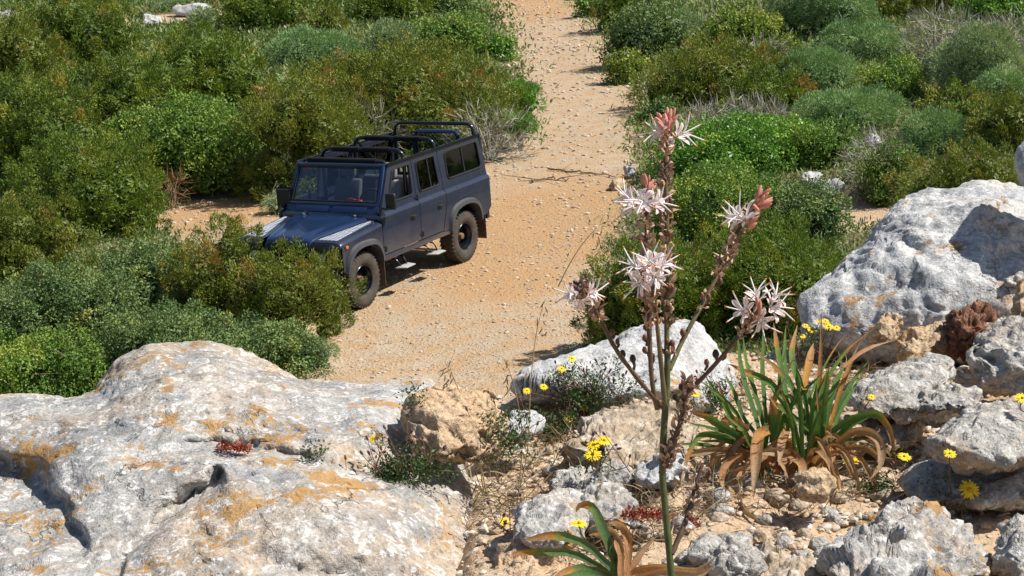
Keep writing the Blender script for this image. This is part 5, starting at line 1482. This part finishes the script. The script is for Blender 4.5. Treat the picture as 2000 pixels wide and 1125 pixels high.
def asphodel():
    D0 = 2.05
    base = at(1330, 1420, D0 * .985)
    root = thing('asphodel', base, 'tall branched asphodel with white star flowers on spent brown spikes', 'flower')
    g = np.random.default_rng(77)
    mm = D0 / F_PX                                       # metres per photo pixel at the plant
    def stem(pts, r0, r1, a0, a1, dd=(0, 0), name='branch', n=30):
        P = np.asarray(pts, float); k = len(P)
        d = D0 + np.linspace(dd[0], dd[1], k)
        W = catmull(at(P[:, 0], P[:, 1], d), n)
        rad = np.linspace(r0, r1, n) * mm * (1 + .07 * g.normal(size=n) * (1 if a1 > .5 else .4))
        T = Tubes(); T.add(W - base, rad, 10); v, f = T.get()
        obj(name, v, f, M['stem'], root, None, {'age': np.repeat(np.linspace(a0, a1, n), 10)})
        return W
    main = stem([(1330, 1420), (1322, 1250), (1311, 1120), (1300, 1000), (1294, 930), (1296, 850), (1302, 760), (1304, 690)], 7.4, 6.4, 0, .30, (0, 0), 'stem', 44)
    top = stem([(1303, 710), (1302, 600), (1303, 480), (1301, 380), (1300, 300), (1303, 240)], 5.8, 3.6, .4, 1, (0, .03), 'branch')
    br_r = stem([(1308, 722), (1330, 672), (1360, 615), (1382, 575), (1410, 520), (1440, 455), (1472, 400)], 4.8, 3.4, .35, 1, (0, .07))
    br_l = stem([(1294, 796), (1250, 745), (1205, 685), (1175, 630), (1150, 585), (1130, 555)], 5, 3.4, .9, 1, (0, -.05))
    br_lr = stem([(1330, 778), (1375, 735), (1420, 685), (1455, 640), (1482, 605)], 4.6, 3.6, .95, 1, (-.02, -.08))
    br_c = stem([(1284, 800), (1273, 740), (1268, 650), (1264, 560), (1263, 470), (1262, 360)], 5.5, 4, .8, 1, (.0, -.03))
    br_c2 = stem([(1300, 800), (1292, 720), (1284, 640), (1276, 570), (1270, 500)], 5, 4, .5, .9, (-.01, -.05))
    st2 = stem([(1291, 925), (1315, 870), (1330, 820), (1340, 770), (1345, 740)], 6, 4, .8, 1, (0, -.03))
    low = stem([(1312, 1082), (1330, 1040), (1345, 1000), (1355, 960), (1372, 905)], 6, 3.5, .95, 1, (0, .04))
    # withered bracts and flower remains hugging the spikes
    def bracts(path, lo, hi, n, name='withered_bract', L=(15, 34)):
        V = []; Fq = []; nn = 0
        k = len(path)
        for i in range(n):
            t = g.uniform(lo, hi) * (k - 1); a = int(t); p = path[a] + (path[min(a + 1, k - 1)] - path[a]) * (t - a)
            ax = unit(path[min(a + 1, k - 1)] - path[max(a - 1, 0)])
            ph = g.uniform(0, 6.28); e1 = unit(np.cross(ax, [.2, .9, .3])); e2 = np.cross(ax, e1)
            rd = math.cos(ph) * e1 + math.sin(ph) * e2
            l = g.uniform(*L) * mm
            q = p + rd * 5 * mm
            m = q + (ax * g.uniform(.2, .9) + rd * .6) * l * .5
            e = m + (ax * g.uniform(-.7, 1.0) + rd * g.uniform(-.1, .8) + g.normal(size=3) * .3) * l * .5
            v, f, _ = ribbon(np.array([q, m, e]), g.uniform(6, 12) * mm, 7, .8, rd + g.normal(size=3) * .5, .15, g.uniform(-2, 2))
            V.append(v - base); Fq.append(f + nn); nn += len(v)
        obj(name, np.concatenate(V), np.concatenate(Fq), M['bract'], root)
    bracts(top, .12, .97, 210, L=(12, 28)); bracts(br_r, .60, .97, 84, L=(12, 28)); bracts(br_l, .62, .97, 90); bracts(br_lr, .66, .95, 30, L=(10, 22)); bracts(br_c, .42, .95, 150); bracts(br_c2, .5, .98, 60)
    bracts(st2, .05, 1, 110, L=(13, 28)); bracts(low, .45, 1, 40); bracts(br_r, .2, .6, 8, L=(10, 18)); bracts(main, .80, .86, 3, L=(16, 26)); bracts(main, .995, 1.0, 8, L=(16, 30))
    # seed pods on short stalks
    def pod(px, py, r, mat, stalk=None, dd=0.0):
        c = at(px, py, D0 + dd)
        d_, f_ = ico(3); r = r * .62
        v = d_ * np.array([.92, .92, 1.12]) * r * mm; v[:, 2] += .25 * r * mm * (d_[:, 2] > .7)
        o = obj('seed_pod', v * (1 + .05 * perlin(d_ * 3 + px))[:, None] + (c - base), f_, mat, root)
        if stalk is not None:
            T = Tubes(); s0 = at(stalk[0], stalk[1], D0 + dd)
            T.add(catmull([s0 - base, (s0 + c) / 2 - base + np.array([.002, 0, 0]), c - base + np.array([0, 0, -.6 * r * mm])], 7), np.linspace(2.4, 3.6, 7) * mm, 6); v2, f2 = T.get()
            obj('stalk', v2, f2, M['stem'], o, None, {'age': np.full(len(v2), 1.0)})
    for px, py, r, dk, st in ((1216, 692, 11, 1, (1214, 705)), (1236, 701, 11, 1, (1236, 728)), (1196, 650, 9, 0, (1197, 662)), (1206, 668, 8, 0, (1205, 680)), (1334, 650, 11, 0, (1328, 668)), (1313, 671, 10, 0, (1312, 690)),
                              (1303, 668, 8, 0, (1303, 682)), (1260, 661, 10, 0, (1262, 676)), (1259, 684, 9, 0, (1266, 696)), (1275, 696, 8, 1, (1272, 712)), (1271, 715, 9, 1, (1272, 730)), (1384, 580, 9, 0, (1382, 592)),
                              (1371, 577, 8, 0, (1370, 596)), (1398, 692, 12, 1, (1396, 716)), (1414, 695, 10, 1, (1410, 704)), (1380, 708, 9, 0, (1376, 724)), (1407, 550, 9, 0, (1400, 560)), (1288, 672, 8, 0, (1288, 690)),
                              (1358, 740, 8, 1, (1356, 756)), (1330, 756, 9, 1, (1332, 768)), (1334, 748, 7, 1, (1336, 760)), (1318, 776, 8, 1, (1322, 790)), (1304, 600, 9, 0, (1303, 612)), (1306, 455, 8, 0, (1303, 462)),
                              (1293, 430, 8, 0, (1300, 440)), (1310, 520, 8, 0, (1303, 530)), (1352, 985, 9, 1, (1346, 996)), (1362, 950, 8, 1, (1356, 960)), (1340, 1018, 8, 1, (1336, 1028)), (1260, 640, 8, 0, (1266, 650)),
                              (1150, 600, 8, 1, (1156, 600)), (1172, 605, 9, 1, (1166, 615)), (1307, 560, 8, 0, (1302, 570)), (1458, 640, 8, 1, (1452, 648)), (1310, 392, 7, 0, (1302, 400)), (1295, 345, 7, 0, (1300, 355))):
        pod(px, py, r, M['darkpod'] if dk else M['pod'], st)
    # star flowers
    X_, Y_, Z_ = RT, -DN, -FW
    def flower(px, py, face, R=44, dd=-.02, mat=None, stam=True, npet=6, open_=.9, colour='petal', lab=None):
        c = at(px, py, D0 + dd)
        n = unit(face[0] * X_ + face[1] * Y_ + face[2] * Z_)
        e1 = unit(np.cross(n, [.3, .2, .9])); e2 = np.cross(n, e1)
        V = []; Fq = []; A = []; k = 0; ph0 = g.uniform(0, 6.28)
        for i in range(npet):
            a = ph0 + 2 * math.pi * i / npet + g.normal() * .12
            d = math.cos(a) * e1 + math.sin(a) * e2
            o_ = open_ + g.normal() * .1
            L = R * .76 * g.uniform(.88, 1.08) * mm
            p0 = c; p1 = c + (d * .45 * o_ + n * .32) * L; p2 = c + (d * .78 * o_ + n * .45) * L; p3 = c + (d * 1.0 * o_ + n * g.uniform(.30, .58)) * L
            v, f, _ = ribbon(np.array([p0, p1, p2, p3]), g.uniform(9, 11.5) * mm, 10, .22, n, .22, g.normal() * .25, .45)
            V.append(v - base); Fq.append(f + k); k += len(v); A.append(np.tile([1, .5, 0, .5, 1], len(v) // 5))
        fo = obj('flower', np.concatenate(V), np.concatenate(Fq), M[colour], root, None, {'across': np.concatenate(A)})
        if lab: fo['label'] = lab
        if stam:
            T = Tubes(); AV = []; AF = []; kk = 0; d_, f_ = ico(1)
            for i in range(6):
                a = ph0 + .4 + 2 * math.pi * i / 6; d = math.cos(a) * e1 + math.sin(a) * e2
                L = R * g.uniform(.85, 1.05) * mm
                q = catmull([c, c + (n * .5 + d * .12) * L, c + (n * g.uniform(.8, 1.05) + d * g.uniform(.45, .9)) * L], 8)
                T.add(q - base, np.linspace(1.9, 1.2, 8) * mm, 5)
                ax = unit(q[-1] - q[-2])
                AV.append(q[-1] - base + (d_ * np.array([1.5, 1.5, 1.5]) + (d_ @ ax)[:, None] * ax * 2.2) * mm); AF.append(f_ + kk); kk += len(d_)
            v, f = T.get(); obj('stamens', v, f, M['filament'], fo)
            obj('anthers', np.concatenate(AV), np.concatenate(AF), M['anther'], fo)
            obj('ovary', d_ * 3.6 * mm + (c + n * 4 * mm - base), f_, M['anther'], fo)
    F3 = flower
    F3(1458, 610, (-.5, .15, .85), 46); F3(1502, 604, (.75, .25, .6), 46); F3(1484, 622, (.0, -.45, .9), 44); F3(1480, 590, (-.25, .9, .35), 44); F3(1506, 590, (.5, .8, .3), 42)
    F3(1456, 430, (-.65, .45, .6), 50); F3(1440, 426, (-.8, .1, .5), 40, .02)
    F3(1244, 402, (-.55, .35, .75), 46, -.05); F3(1275, 402, (.65, .35, .6), 42, -.05); F3(1236, 392, (-.8, .5, .2), 40, -.02); F3(1256, 398, (-.1, .3, .9), 42, -.06)
    F3(1252, 528, (-.7, .45, .5), 48, -.07); F3(1283, 524, (.65, .45, .55), 48, -.07); F3(1256, 546, (-.5, -.35, .75), 42, -.08); F3(1276, 540, (.2, -.1, .95), 40, -.08); F3(1268, 520, (-.1, .6, .8), 42, -.08)
    F3(1296, 262, (-.8, .35, .4), 40, .0); F3(1320, 266, (.75, .25, .5), 44, .0); F3(1308, 276, (.1, -.2, .95), 26, .0, open_=.4, stam=False)
    F3(1124, 575, (-.75, .0, .6), 34, -.07); F3(1148, 574, (.75, .1, .5), 34, -.07); F3(1133, 585, (.0, -.8, .5), 34, -.07, stam=False)
    # closed buds: long ovals pointing up
    def buds(px, py, n, spread, L, mat, axis=(0, 1), dd=0.0):
        d_, f_ = ico(3); ax0 = unit(axis[0] * X_ + axis[1] * Y_)
        for i in range(n):
            fx = g.uniform(-1, 1); fy = g.uniform(-.9, 1)
            p = at(px + fx * spread[0], py - fy * spread[1], D0 + dd + g.uniform(-.012, .012))
            ax = unit(ax0 * (1.1 + .6 * fy) + X_ * fx * .9 + Z_ * g.uniform(-.2, .7))
            l = L * mm * g.uniform(.75, 1.1); w = l * .155
            v = d_ * w; tt = d_ @ ax
            v = d_ * w * (1.0 + .0 * i - .3 * np.maximum(tt, 0))[:, None] + ax * (tt * (l * .5 - w))[:, None]
            obj('flower_bud', v + (p - base), f_, mat, root)
    buds(1302, 236, 26, (15, 16), 27, M['bud'], (0, 1)); buds(1266, 360, 16, (10, 12), 26, M['bud'], (.1, 1), -.03)
    buds(1486, 390, 20, (13, 17), 29, M['bud'], (.45, .9), .06); buds(1466, 432, 4, (8, 12), 30, M['bud'], (.3, .9), .05); buds(1132, 552, 6, (8, 12), 34, M['darkbud'], (-.05, 1), -.05)
    buds(1268, 520, 9, (12, 14), 30, M['bud'], (0, 1), -.05); buds(1484, 596, 4, (10, 8), 28, M['bud'], (0, 1), -.09)
asphodel()

# ---- yellow daisies
M['yellow'] = simple('yellow petals', (.78, .56, .012), .6, 0, .3, 0, .18, 80)
M['yelcent'] = simple('flower centre', (.50, .30, .01), .8, 0, .2, 0, .3, 120)
M['herbstem'] = simple('reddish herb stalks', (.14, .075, .045), .7, 0, .3, 0, .3, 30)
M['herb'] = leaf_mat('small herb leaves', [(0, (.03, .06, .018)), (.45, (.06, .11, .03)), (.8, (.10, .14, .045)), (1, (.17, .09, .05))], .5, .3)
M['redherb'] = leaf_mat('red stonecrop', [(0, (.16, .02, .018)), (.6, (.32, .045, .03)), (1, (.36, .16, .06))], .45, .4)
M['straw'] = simple('dry grass straw', (.40, .28, .14), .7, 0, .3, 0, .3, 30)

def daisy_head(c, n, R, g, parent, base):
    e1 = unit(np.cross(n, [.3, .25, .9])); e2 = np.cross(n, e1)
    V = []; Fq = []; k = 0
    for layer, (m, rr, lift) in enumerate(((17, 1.0, .12), (13, .74, .26), (9, .45, .34))):
        for i in range(m):
            a = 2 * math.pi * (i + .5 * layer) / m + g.normal() * .06
            d = math.cos(a) * e1 + math.sin(a) * e2; L = R * rr * g.uniform(.9, 1.08)
            v, f, _ = ribbon(np.array([c, c + (d * .5 + n * lift) * L, c + (d + n * (lift * .6 + g.normal() * .05)) * L]), R * .24, 5, .2, n, .55, 0, .6)
            V.append(v - base); Fq.append(f + k); k += len(v)
    o = obj('flower_head', np.concatenate(V), np.concatenate(Fq), M['yellow'], parent)
    d_, f_ = ico(2)
    obj('flower_centre', d_ * R * np.array([.2, .2, .2]) + (c + n * R * .22 - base), f_, M['yelcent'], o)
    obj('calyx', d_ * R * np.array([.24, .24, .3]) + (c - n * R * .12 - base), f_, M['herb'], o, None, {'tint': np.full(len(d_), .3)})

def daisy(name, label, heads, foot_px, foot_d=None, herb=0, hr=(.05, .04), dry=0, group=None, cat='yellow flower', seed=0, tall=.05):
    """heads: (px, py, radius px, (face right, face up, face camera)); the plant stands at foot_px"""
    g = np.random.default_rng(400 + seed)
    gd, G = ground_hit(*foot_px)
    gd = surf(*foot_px); G = at(*foot_px, gd)
    root = thing(name, G, label, cat, group)
    for (px, py, r, fc) in heads:
        d = min(gd - g.uniform(.0, .05), surf(px, py) - .02); c = at(px, py, d); n = unit(fc[0] * RT - fc[1] * DN - fc[2] * FW)
        R = r * d / F_PX
        daisy_head(c, n, R, g, root, G)
        T = Tubes(); b = G + np.array([g.normal() * hr[0] * .4, g.normal() * hr[1] * .4, 0])
        m = (b + c) / 2 + g.normal(size=3) * .008 - n * R * .3
        T.add(catmull([b - G, m - G, c - n * R * .2 - G], 9), np.linspace(.0016, .0011, 9), 5); v, f = T.get(); obj('stalk', v, f, M['herbstem'], root)
    if herb:
        n = int(herb * 1.7); a = g.uniform(0, 6.28, n); rr = np.sqrt(g.random(n))
        nc = max(6, n // 40); cc = np.stack([g.normal(size=nc) * hr[0] * .55, g.normal(size=nc) * hr[1] * .55, g.uniform(.004, tall, nc)], 1)
        P = cc[g.integers(0, nc, n)] + g.normal(size=(n, 3)) * np.array([.014, .012, .008]); P[:, 2] = np.abs(P[:, 2])
        rock = gd < ground_hit(*foot_px)[0] - .03
        zt = ter(G[0] + P[:, 0], G[1] + P[:, 1]) - G[2]; P[:, 2] += np.clip(zt, -.08, .08) * (0 if rock else 1)
        if rock: P[:, 2] += np.array([0, .55 * 1, 0])[1] * P[:, 1]
        V, Fq = leaf_arrays(P, g.normal(size=(n, 3)) + np.array([0, 0, .5]), g.uniform(.006, .013, n), g.uniform(.003, .006, n), g)
        obj('leaves', V, Fq, M['herb'], root, None, {'tint': np.repeat(np.clip(g.normal(.45, .2, n), 0, 1), 4)}, smooth=False)
    d_, f_ = ico(1)
    for i in range(dry):
        b = np.array([g.normal() * hr[0] * .5, g.normal() * hr[1] * .4, .005]); L = g.uniform(.05, .12)
        e = b + np.array([g.normal() * .5, g.normal() * .3, g.uniform(.4, 1.1)]) * L
        m = (b + e) / 2 + g.normal(size=3) * .012
        T = Tubes(); T.add(catmull([b, m, e], 7), np.linspace(.0012, .0007, 7), 4); v, f = T.get()
        ax = unit(e - m); st = obj('dry_stalk', v, f, M['herbstem'], root)
        obj('seed_head', e + d_ * .0032 + (d_ @ ax)[:, None] * ax * .004, f_, M['darkbud'], st)
    return root

UPF = (.1, .75, .65)
daisy('yellow_daisy', 'yellow flower facing the camera, largest of all, below the wedge boulder', [(1892, 957, 21, (.1, .45, .9))], (1888, 1000), seed=1, herb=40)
daisy('yellow_daisy', 'single yellow flower in front of the wedge boulder face', [(1855, 887, 13, (.0, .8, .6))], (1838, 962), 3.42, seed=2, herb=20)
daisy('yellow_daisy', 'yellow flower just left of the wedge boulder\'s corner', [(1766, 893, 14, (.05, .8, .5))], (1762, 928), seed=3, herb=30)
daisy('yellow_daisy', 'flat yellow flower under the rosette\'s right dry leaves', [(1662, 900, 18, (-.1, .85, .45))], (1660, 935), seed=4, herb=30)
daisy('yellow_daisy', 'yellow flower seen from the side beside the small leaf rosette', [(1131, 1024, 17, (.05, .9, .35))], (1140, 1062), 3.1, seed=5)
daisy('yellow_daisy', 'yellow flower in dry brushwood right of the huge lichen boulder', [(985, 1019, 11, (.1, .6, .7))], (985, 1045), seed=6, dry=8, hr=(.05, .03))
daisy('yellow_daisy', 'three yellow flowers close together left of the flower stem', [(1180, 862, 15, (.1, .8, .5)), (1160, 870, 15, (-.2, .8, .5)), (1158, 889, 18, (-.05, .75, .6))], (1178, 925), seed=7, herb=60, dry=8, hr=(.05, .03))
daisy('yellow_daisy', 'tiny yellow flower on a thin stalk above the flat tan slab', [(1702, 776, 8, UPF)], (1704, 805), 4.0, seed=8)
daisy('yellow_daisy', 'tiny yellow flower right of the flower stem, against the pale boulder', [(1358, 770, 9, UPF)], (1352, 800), 4.1, seed=9, herb=60)
daisy('yellow_daisy', 'cluster of yellow flowers between the rosette\'s tips and the great pale boulder',
      [(1573, 637, 7, UPF), (1586, 645, 10, UPF), (1618, 639, 11, UPF), (1634, 641, 8, UPF), (1600, 628, 9, (0, .9, .3)), (1568, 657, 7, UPF), (1612, 628, 8, UPF)], (1605, 712), 4.45, seed=10, herb=300, hr=(.14, .05), dry=34, tall=.10)
daisy('yellow_daisy', 'yellow flower cut by the right photo edge below the rough grey boulder', [(1996, 779, 15, UPF)], (1996, 806), 3.75, seed=11)
daisy('leafy_herb', 'leafy green cushion with yellow flowers and dry stalks against the long pale boulder',
      [(1117, 701, 9, UPF), (1097, 721, 9, UPF), (1062, 756, 9, UPF), (1029, 764, 9, UPF), (1140, 797, 8, UPF)], (1150, 795), 4.18, seed=12, herb=1500, hr=(.11, .07), dry=46, tall=.085, cat='herb')
daisy('leafy_herb', 'small leafy cushion with two yellow flowers beside the whitish flat stone', [(1109, 819, 9, UPF), (1084, 836, 8, UPF)], (1080, 858), 3.9, seed=13, herb=800, hr=(.06, .05), dry=14, tall=.06, cat='herb')
daisy('leafy_herb', 'low leafy tuft with dry seed stalks rooted in the huge lichen boulder', [(729, 857, 8, (0, .4, .9))], (775, 930), 3.42, seed=14, herb=900, hr=(.07, .035), dry=30, tall=.03, cat='herb')
daisy('leafy_herb', 'low green herb right of the flower stem at the pale boulder\'s foot', [], (1400, 800), 4.2, seed=15, herb=500, hr=(.08, .05), dry=14, tall=.05, cat='herb')
daisy('leafy_herb', 'small dark herb tuft between the brown pitted block and the ledge soil', [], (985, 880), 3.9, seed=16, herb=500, hr=(.05, .05), dry=10, tall=.06, cat='herb')
daisy('leafy_herb', 'tiny green sprig on the far crest of the huge lichen boulder', [], (803, 778), 3.98, seed=17, herb=60, hr=(.02, .015), tall=.02, cat='herb')
daisy('leafy_herb', 'tiny green sprig growing in the crack of the huge lichen boulder', [], (617, 892), 3.52, seed=18, herb=70, hr=(.022, .012), tall=.02, cat='herb')
daisy('leafy_herb', 'small dark tuft on the soil right of the rosette\'s drooping leaves', [], (1715, 965), seed=19, herb=300, hr=(.035, .03), tall=.03, dry=6, cat='herb')

def stonecrop(px, py, d, n, w, label, seed):
    g = np.random.default_rng(seed)
    d = surf(px, py) - .004; G = at(px, py, d); root = thing('red_stonecrop', G, label, 'succulent')
    a = g.uniform(-1, 1, n)
    P = np.stack([a * w, g.normal(size=n) * .010, -.10 * a * w + np.abs(g.normal(size=n)) * .007], 1) 
    V, Fq = leaf_arrays(P, g.normal(size=(n, 3)) + np.array([0, -.3, .9]), g.uniform(.006, .012, n), g.uniform(.003, .006, n), g)
    obj('leaves', V, Fq, M['redherb'], root, None, {'tint': np.repeat(g.random(n), 4)}, smooth=False)
stonecrop(458, 880, 3.47, 420, .036, 'red stonecrop growing in the crack of the huge lichen boulder', 3)
stonecrop(1262, 1010, 3.38, 500, .05, 'reddish low succulent left of the flower stem beside the jagged white rock', 4)
stonecrop(1340, 1030, 3.3, 260, .03, 'reddish low succulent right of the flower stem', 5)

def dry_grass(label, stalks, seed, heads=True):
    g = np.random.default_rng(seed)
    gd, G = ground_hit(*stalks[0][0]); 
    gd = min(gd, 3.9); G = at(*stalks[0][0], gd)
    root = thing('dry_grass', G, label, 'dry grass')
    for pts in stalks:
        W = px_path(pts, gd, gd - .05)
        T = Tubes(); T.add(catmull(W - G, 20), np.linspace(.0016, .0008, 20), 5)
        v, f = T.get(); st = obj('stalk', v, f, M['straw'], root)
        if heads:
            V = []; Fq = []; k = 0
            for i in range(7):
                p = W[-1] + np.array([g.normal() * .006, g.normal() * .004, -.012 * i + g.normal() * .003])
                e = p + np.array([g.normal() * .010, 0, g.uniform(-.022, -.006)])
                vv, ff, _ = ribbon(np.array([p, (p + e) / 2 + g.normal(size=3) * .002, e]), .0032, 5, .4, None, .1); V.append(vv - G); Fq.append(ff + k); k += len(vv)
            obj('seed_head', np.concatenate(V), np.concatenate(Fq), M['straw'], st)
dry_grass('tall dry oat grass stalk rising from the ledge towards the road', [[(1008, 985), (1030, 880), (1036, 760), (1046, 660), (1062, 590)], [(1010, 985), (1020, 860), (1006, 760), (985, 700)]], 1)
dry_grass('thin dry grass stalks in front of the brown pitted block', [[(945, 960), (930, 870), (905, 790), (880, 720)], [(950, 960), (925, 850), (900, 770), (868, 705)]], 2)
dry_grass('dry straw lying on the road left of the flower spikes', [[(1090, 560), (1110, 520), (1135, 480), (1165, 445)]], 3)

def litter():
    """dry twigs, grass blades and straw caught between the rocks: uncountable"""
    g = np.random.default_rng(9)
    spots = [(965, 1000, .10, 330), (1000, 930, .08, 150), (1080, 870, .09, 170), (1180, 960, .10, 170), (1220, 1060, .09, 220), (1680, 745, .10, 240), (1760, 690, .08, 130), (1720, 900, .06, 90),
             (1700, 960, .08, 140), (1300, 1000, .08, 160), (1920, 990, .07, 90), (1480, 985, .09, 130), (1400, 940, .08, 110), (1280, 870, .08, 80), (1120, 1095, .06, 90), (1430, 770, .08, 100), (1520, 930, .1, 100)]
    V = []; Fq = []; k = 0
    for px, py, r, n in spots:
        d, G = ground_hit(px, py); d = min(d, 4.6)
        x = G[0] + g.normal(size=n) * r; y = G[1] + g.normal(size=n) * r * .8; z = ter(x, y)
        for i in range(n):
            p = np.array([x[i], y[i], z[i] + g.uniform(0, .03)]); L = g.uniform(.02, .09)
            e = p + unit(g.normal(size=3) * np.array([1, .8, .45]) + np.array([0, 0, .25])) * L
            m = (p + e) / 2 + g.normal(size=3) * L * .16
            v, f, _ = ribbon(np.array([p, m, e]), g.uniform(.0012, .0032), 6, .2, g.normal(size=3), .3); V.append(v); Fq.append(f + k); k += len(v)
    V = np.concatenate(V); tn = np.repeat(g.random(len(V) // 30), 30)
    o = obj('dry_twigs', V, np.concatenate(Fq), M['litter'], None, None, {'tint': tn})
    tag(o, 'dry twigs and straw caught between the rocks of the ledge', 'plant litter', kind='stuff')
litter()

def fallen_branch(label, pts, rad, seed):
    g = np.random.default_rng(seed)
    W = np.array([ground_hit(*p)[1] for p in pts]) + np.array([0, 0, .04])
    T = Tubes(); P = catmull(W, 14) + g.normal(size=(14, 3)) * .02; T.add(P - W[0], np.linspace(rad, rad * .4, 14), 6)
    for i in range(4):
        a = P[g.integers(3, 12)]; e = a + np.array([g.normal() * .4, g.normal() * .5, .05]); T.add(catmull([a - W[0], (a + e) / 2 - W[0], e - W[0]], 5), np.linspace(rad * .5, rad * .2, 5), 4)
    v, f = T.get(); o = obj('fallen_branch', v, f, M['wood']); o.location = W[0]
    tag(o, label, 'branch')
fallen_branch('dark dry branch lying across the road behind the car, upper one', [(1070, 334), (1110, 338), (1150, 341), (1210, 350)], .022, 1)
fallen_branch('dark dry branch lying across the road behind the car, lower one', [(1040, 358), (1075, 352), (1112, 356)], .022, 2)
# ------------------------------------------------------------------ camera, light
cam = bpy.data.cameras.new('camera'); co = bpy.data.objects.new('camera', cam); COL.objects.link(co)
cam.sensor_width = 36; cam.lens = F_PX / 2000 * 36; cam.clip_start = .05; cam.clip_end = 2000
m = Matrix.Identity(4)
for i in range(3): m[i][0] = RT[i]; m[i][1] = -DN[i]; m[i][2] = -FW[i]; m[i][3] = CAM[i]
co.matrix_world = m
SC.camera = co

SUN_EL, SUN_AZ = 52.0, 88.0          # azimuth clockwise from +Y (the viewing direction)
el, az = R_(SUN_EL), R_(SUN_AZ)
to_sun = Vector((math.sin(az) * math.cos(el), math.cos(az) * math.cos(el), math.sin(el)))
sl = bpy.data.lights.new('sun', 'SUN'); sl.energy = 5.0; sl.angle = R_(.53); sl.color = (1.0, .955, .88)
so = bpy.data.objects.new('sun', sl); COL.objects.link(so)
so.rotation_euler = (-to_sun).to_track_quat('-Z', 'Y').to_euler()
w = bpy.data.worlds.new('World'); SC.world = w; w.use_nodes = True
nt = w.node_tree; bg = nt.nodes['Background']
sky = nt.nodes.new('ShaderNodeTexSky'); sky.sky_type = 'NISHITA'; sky.sun_disc = False
sky.sun_elevation = el; sky.sun_rotation = az
nt.links.new(sky.outputs[0], bg.inputs['Color']); bg.inputs['Strength'].default_value = .068
SC.view_settings.view_transform = 'Standard'; SC.view_settings.look = 'None'; SC.view_settings.exposure = .46; SC.view_settings.gamma = 1
SC.cycles.max_bounces = 6; SC.cycles.transparent_max_bounces = 12
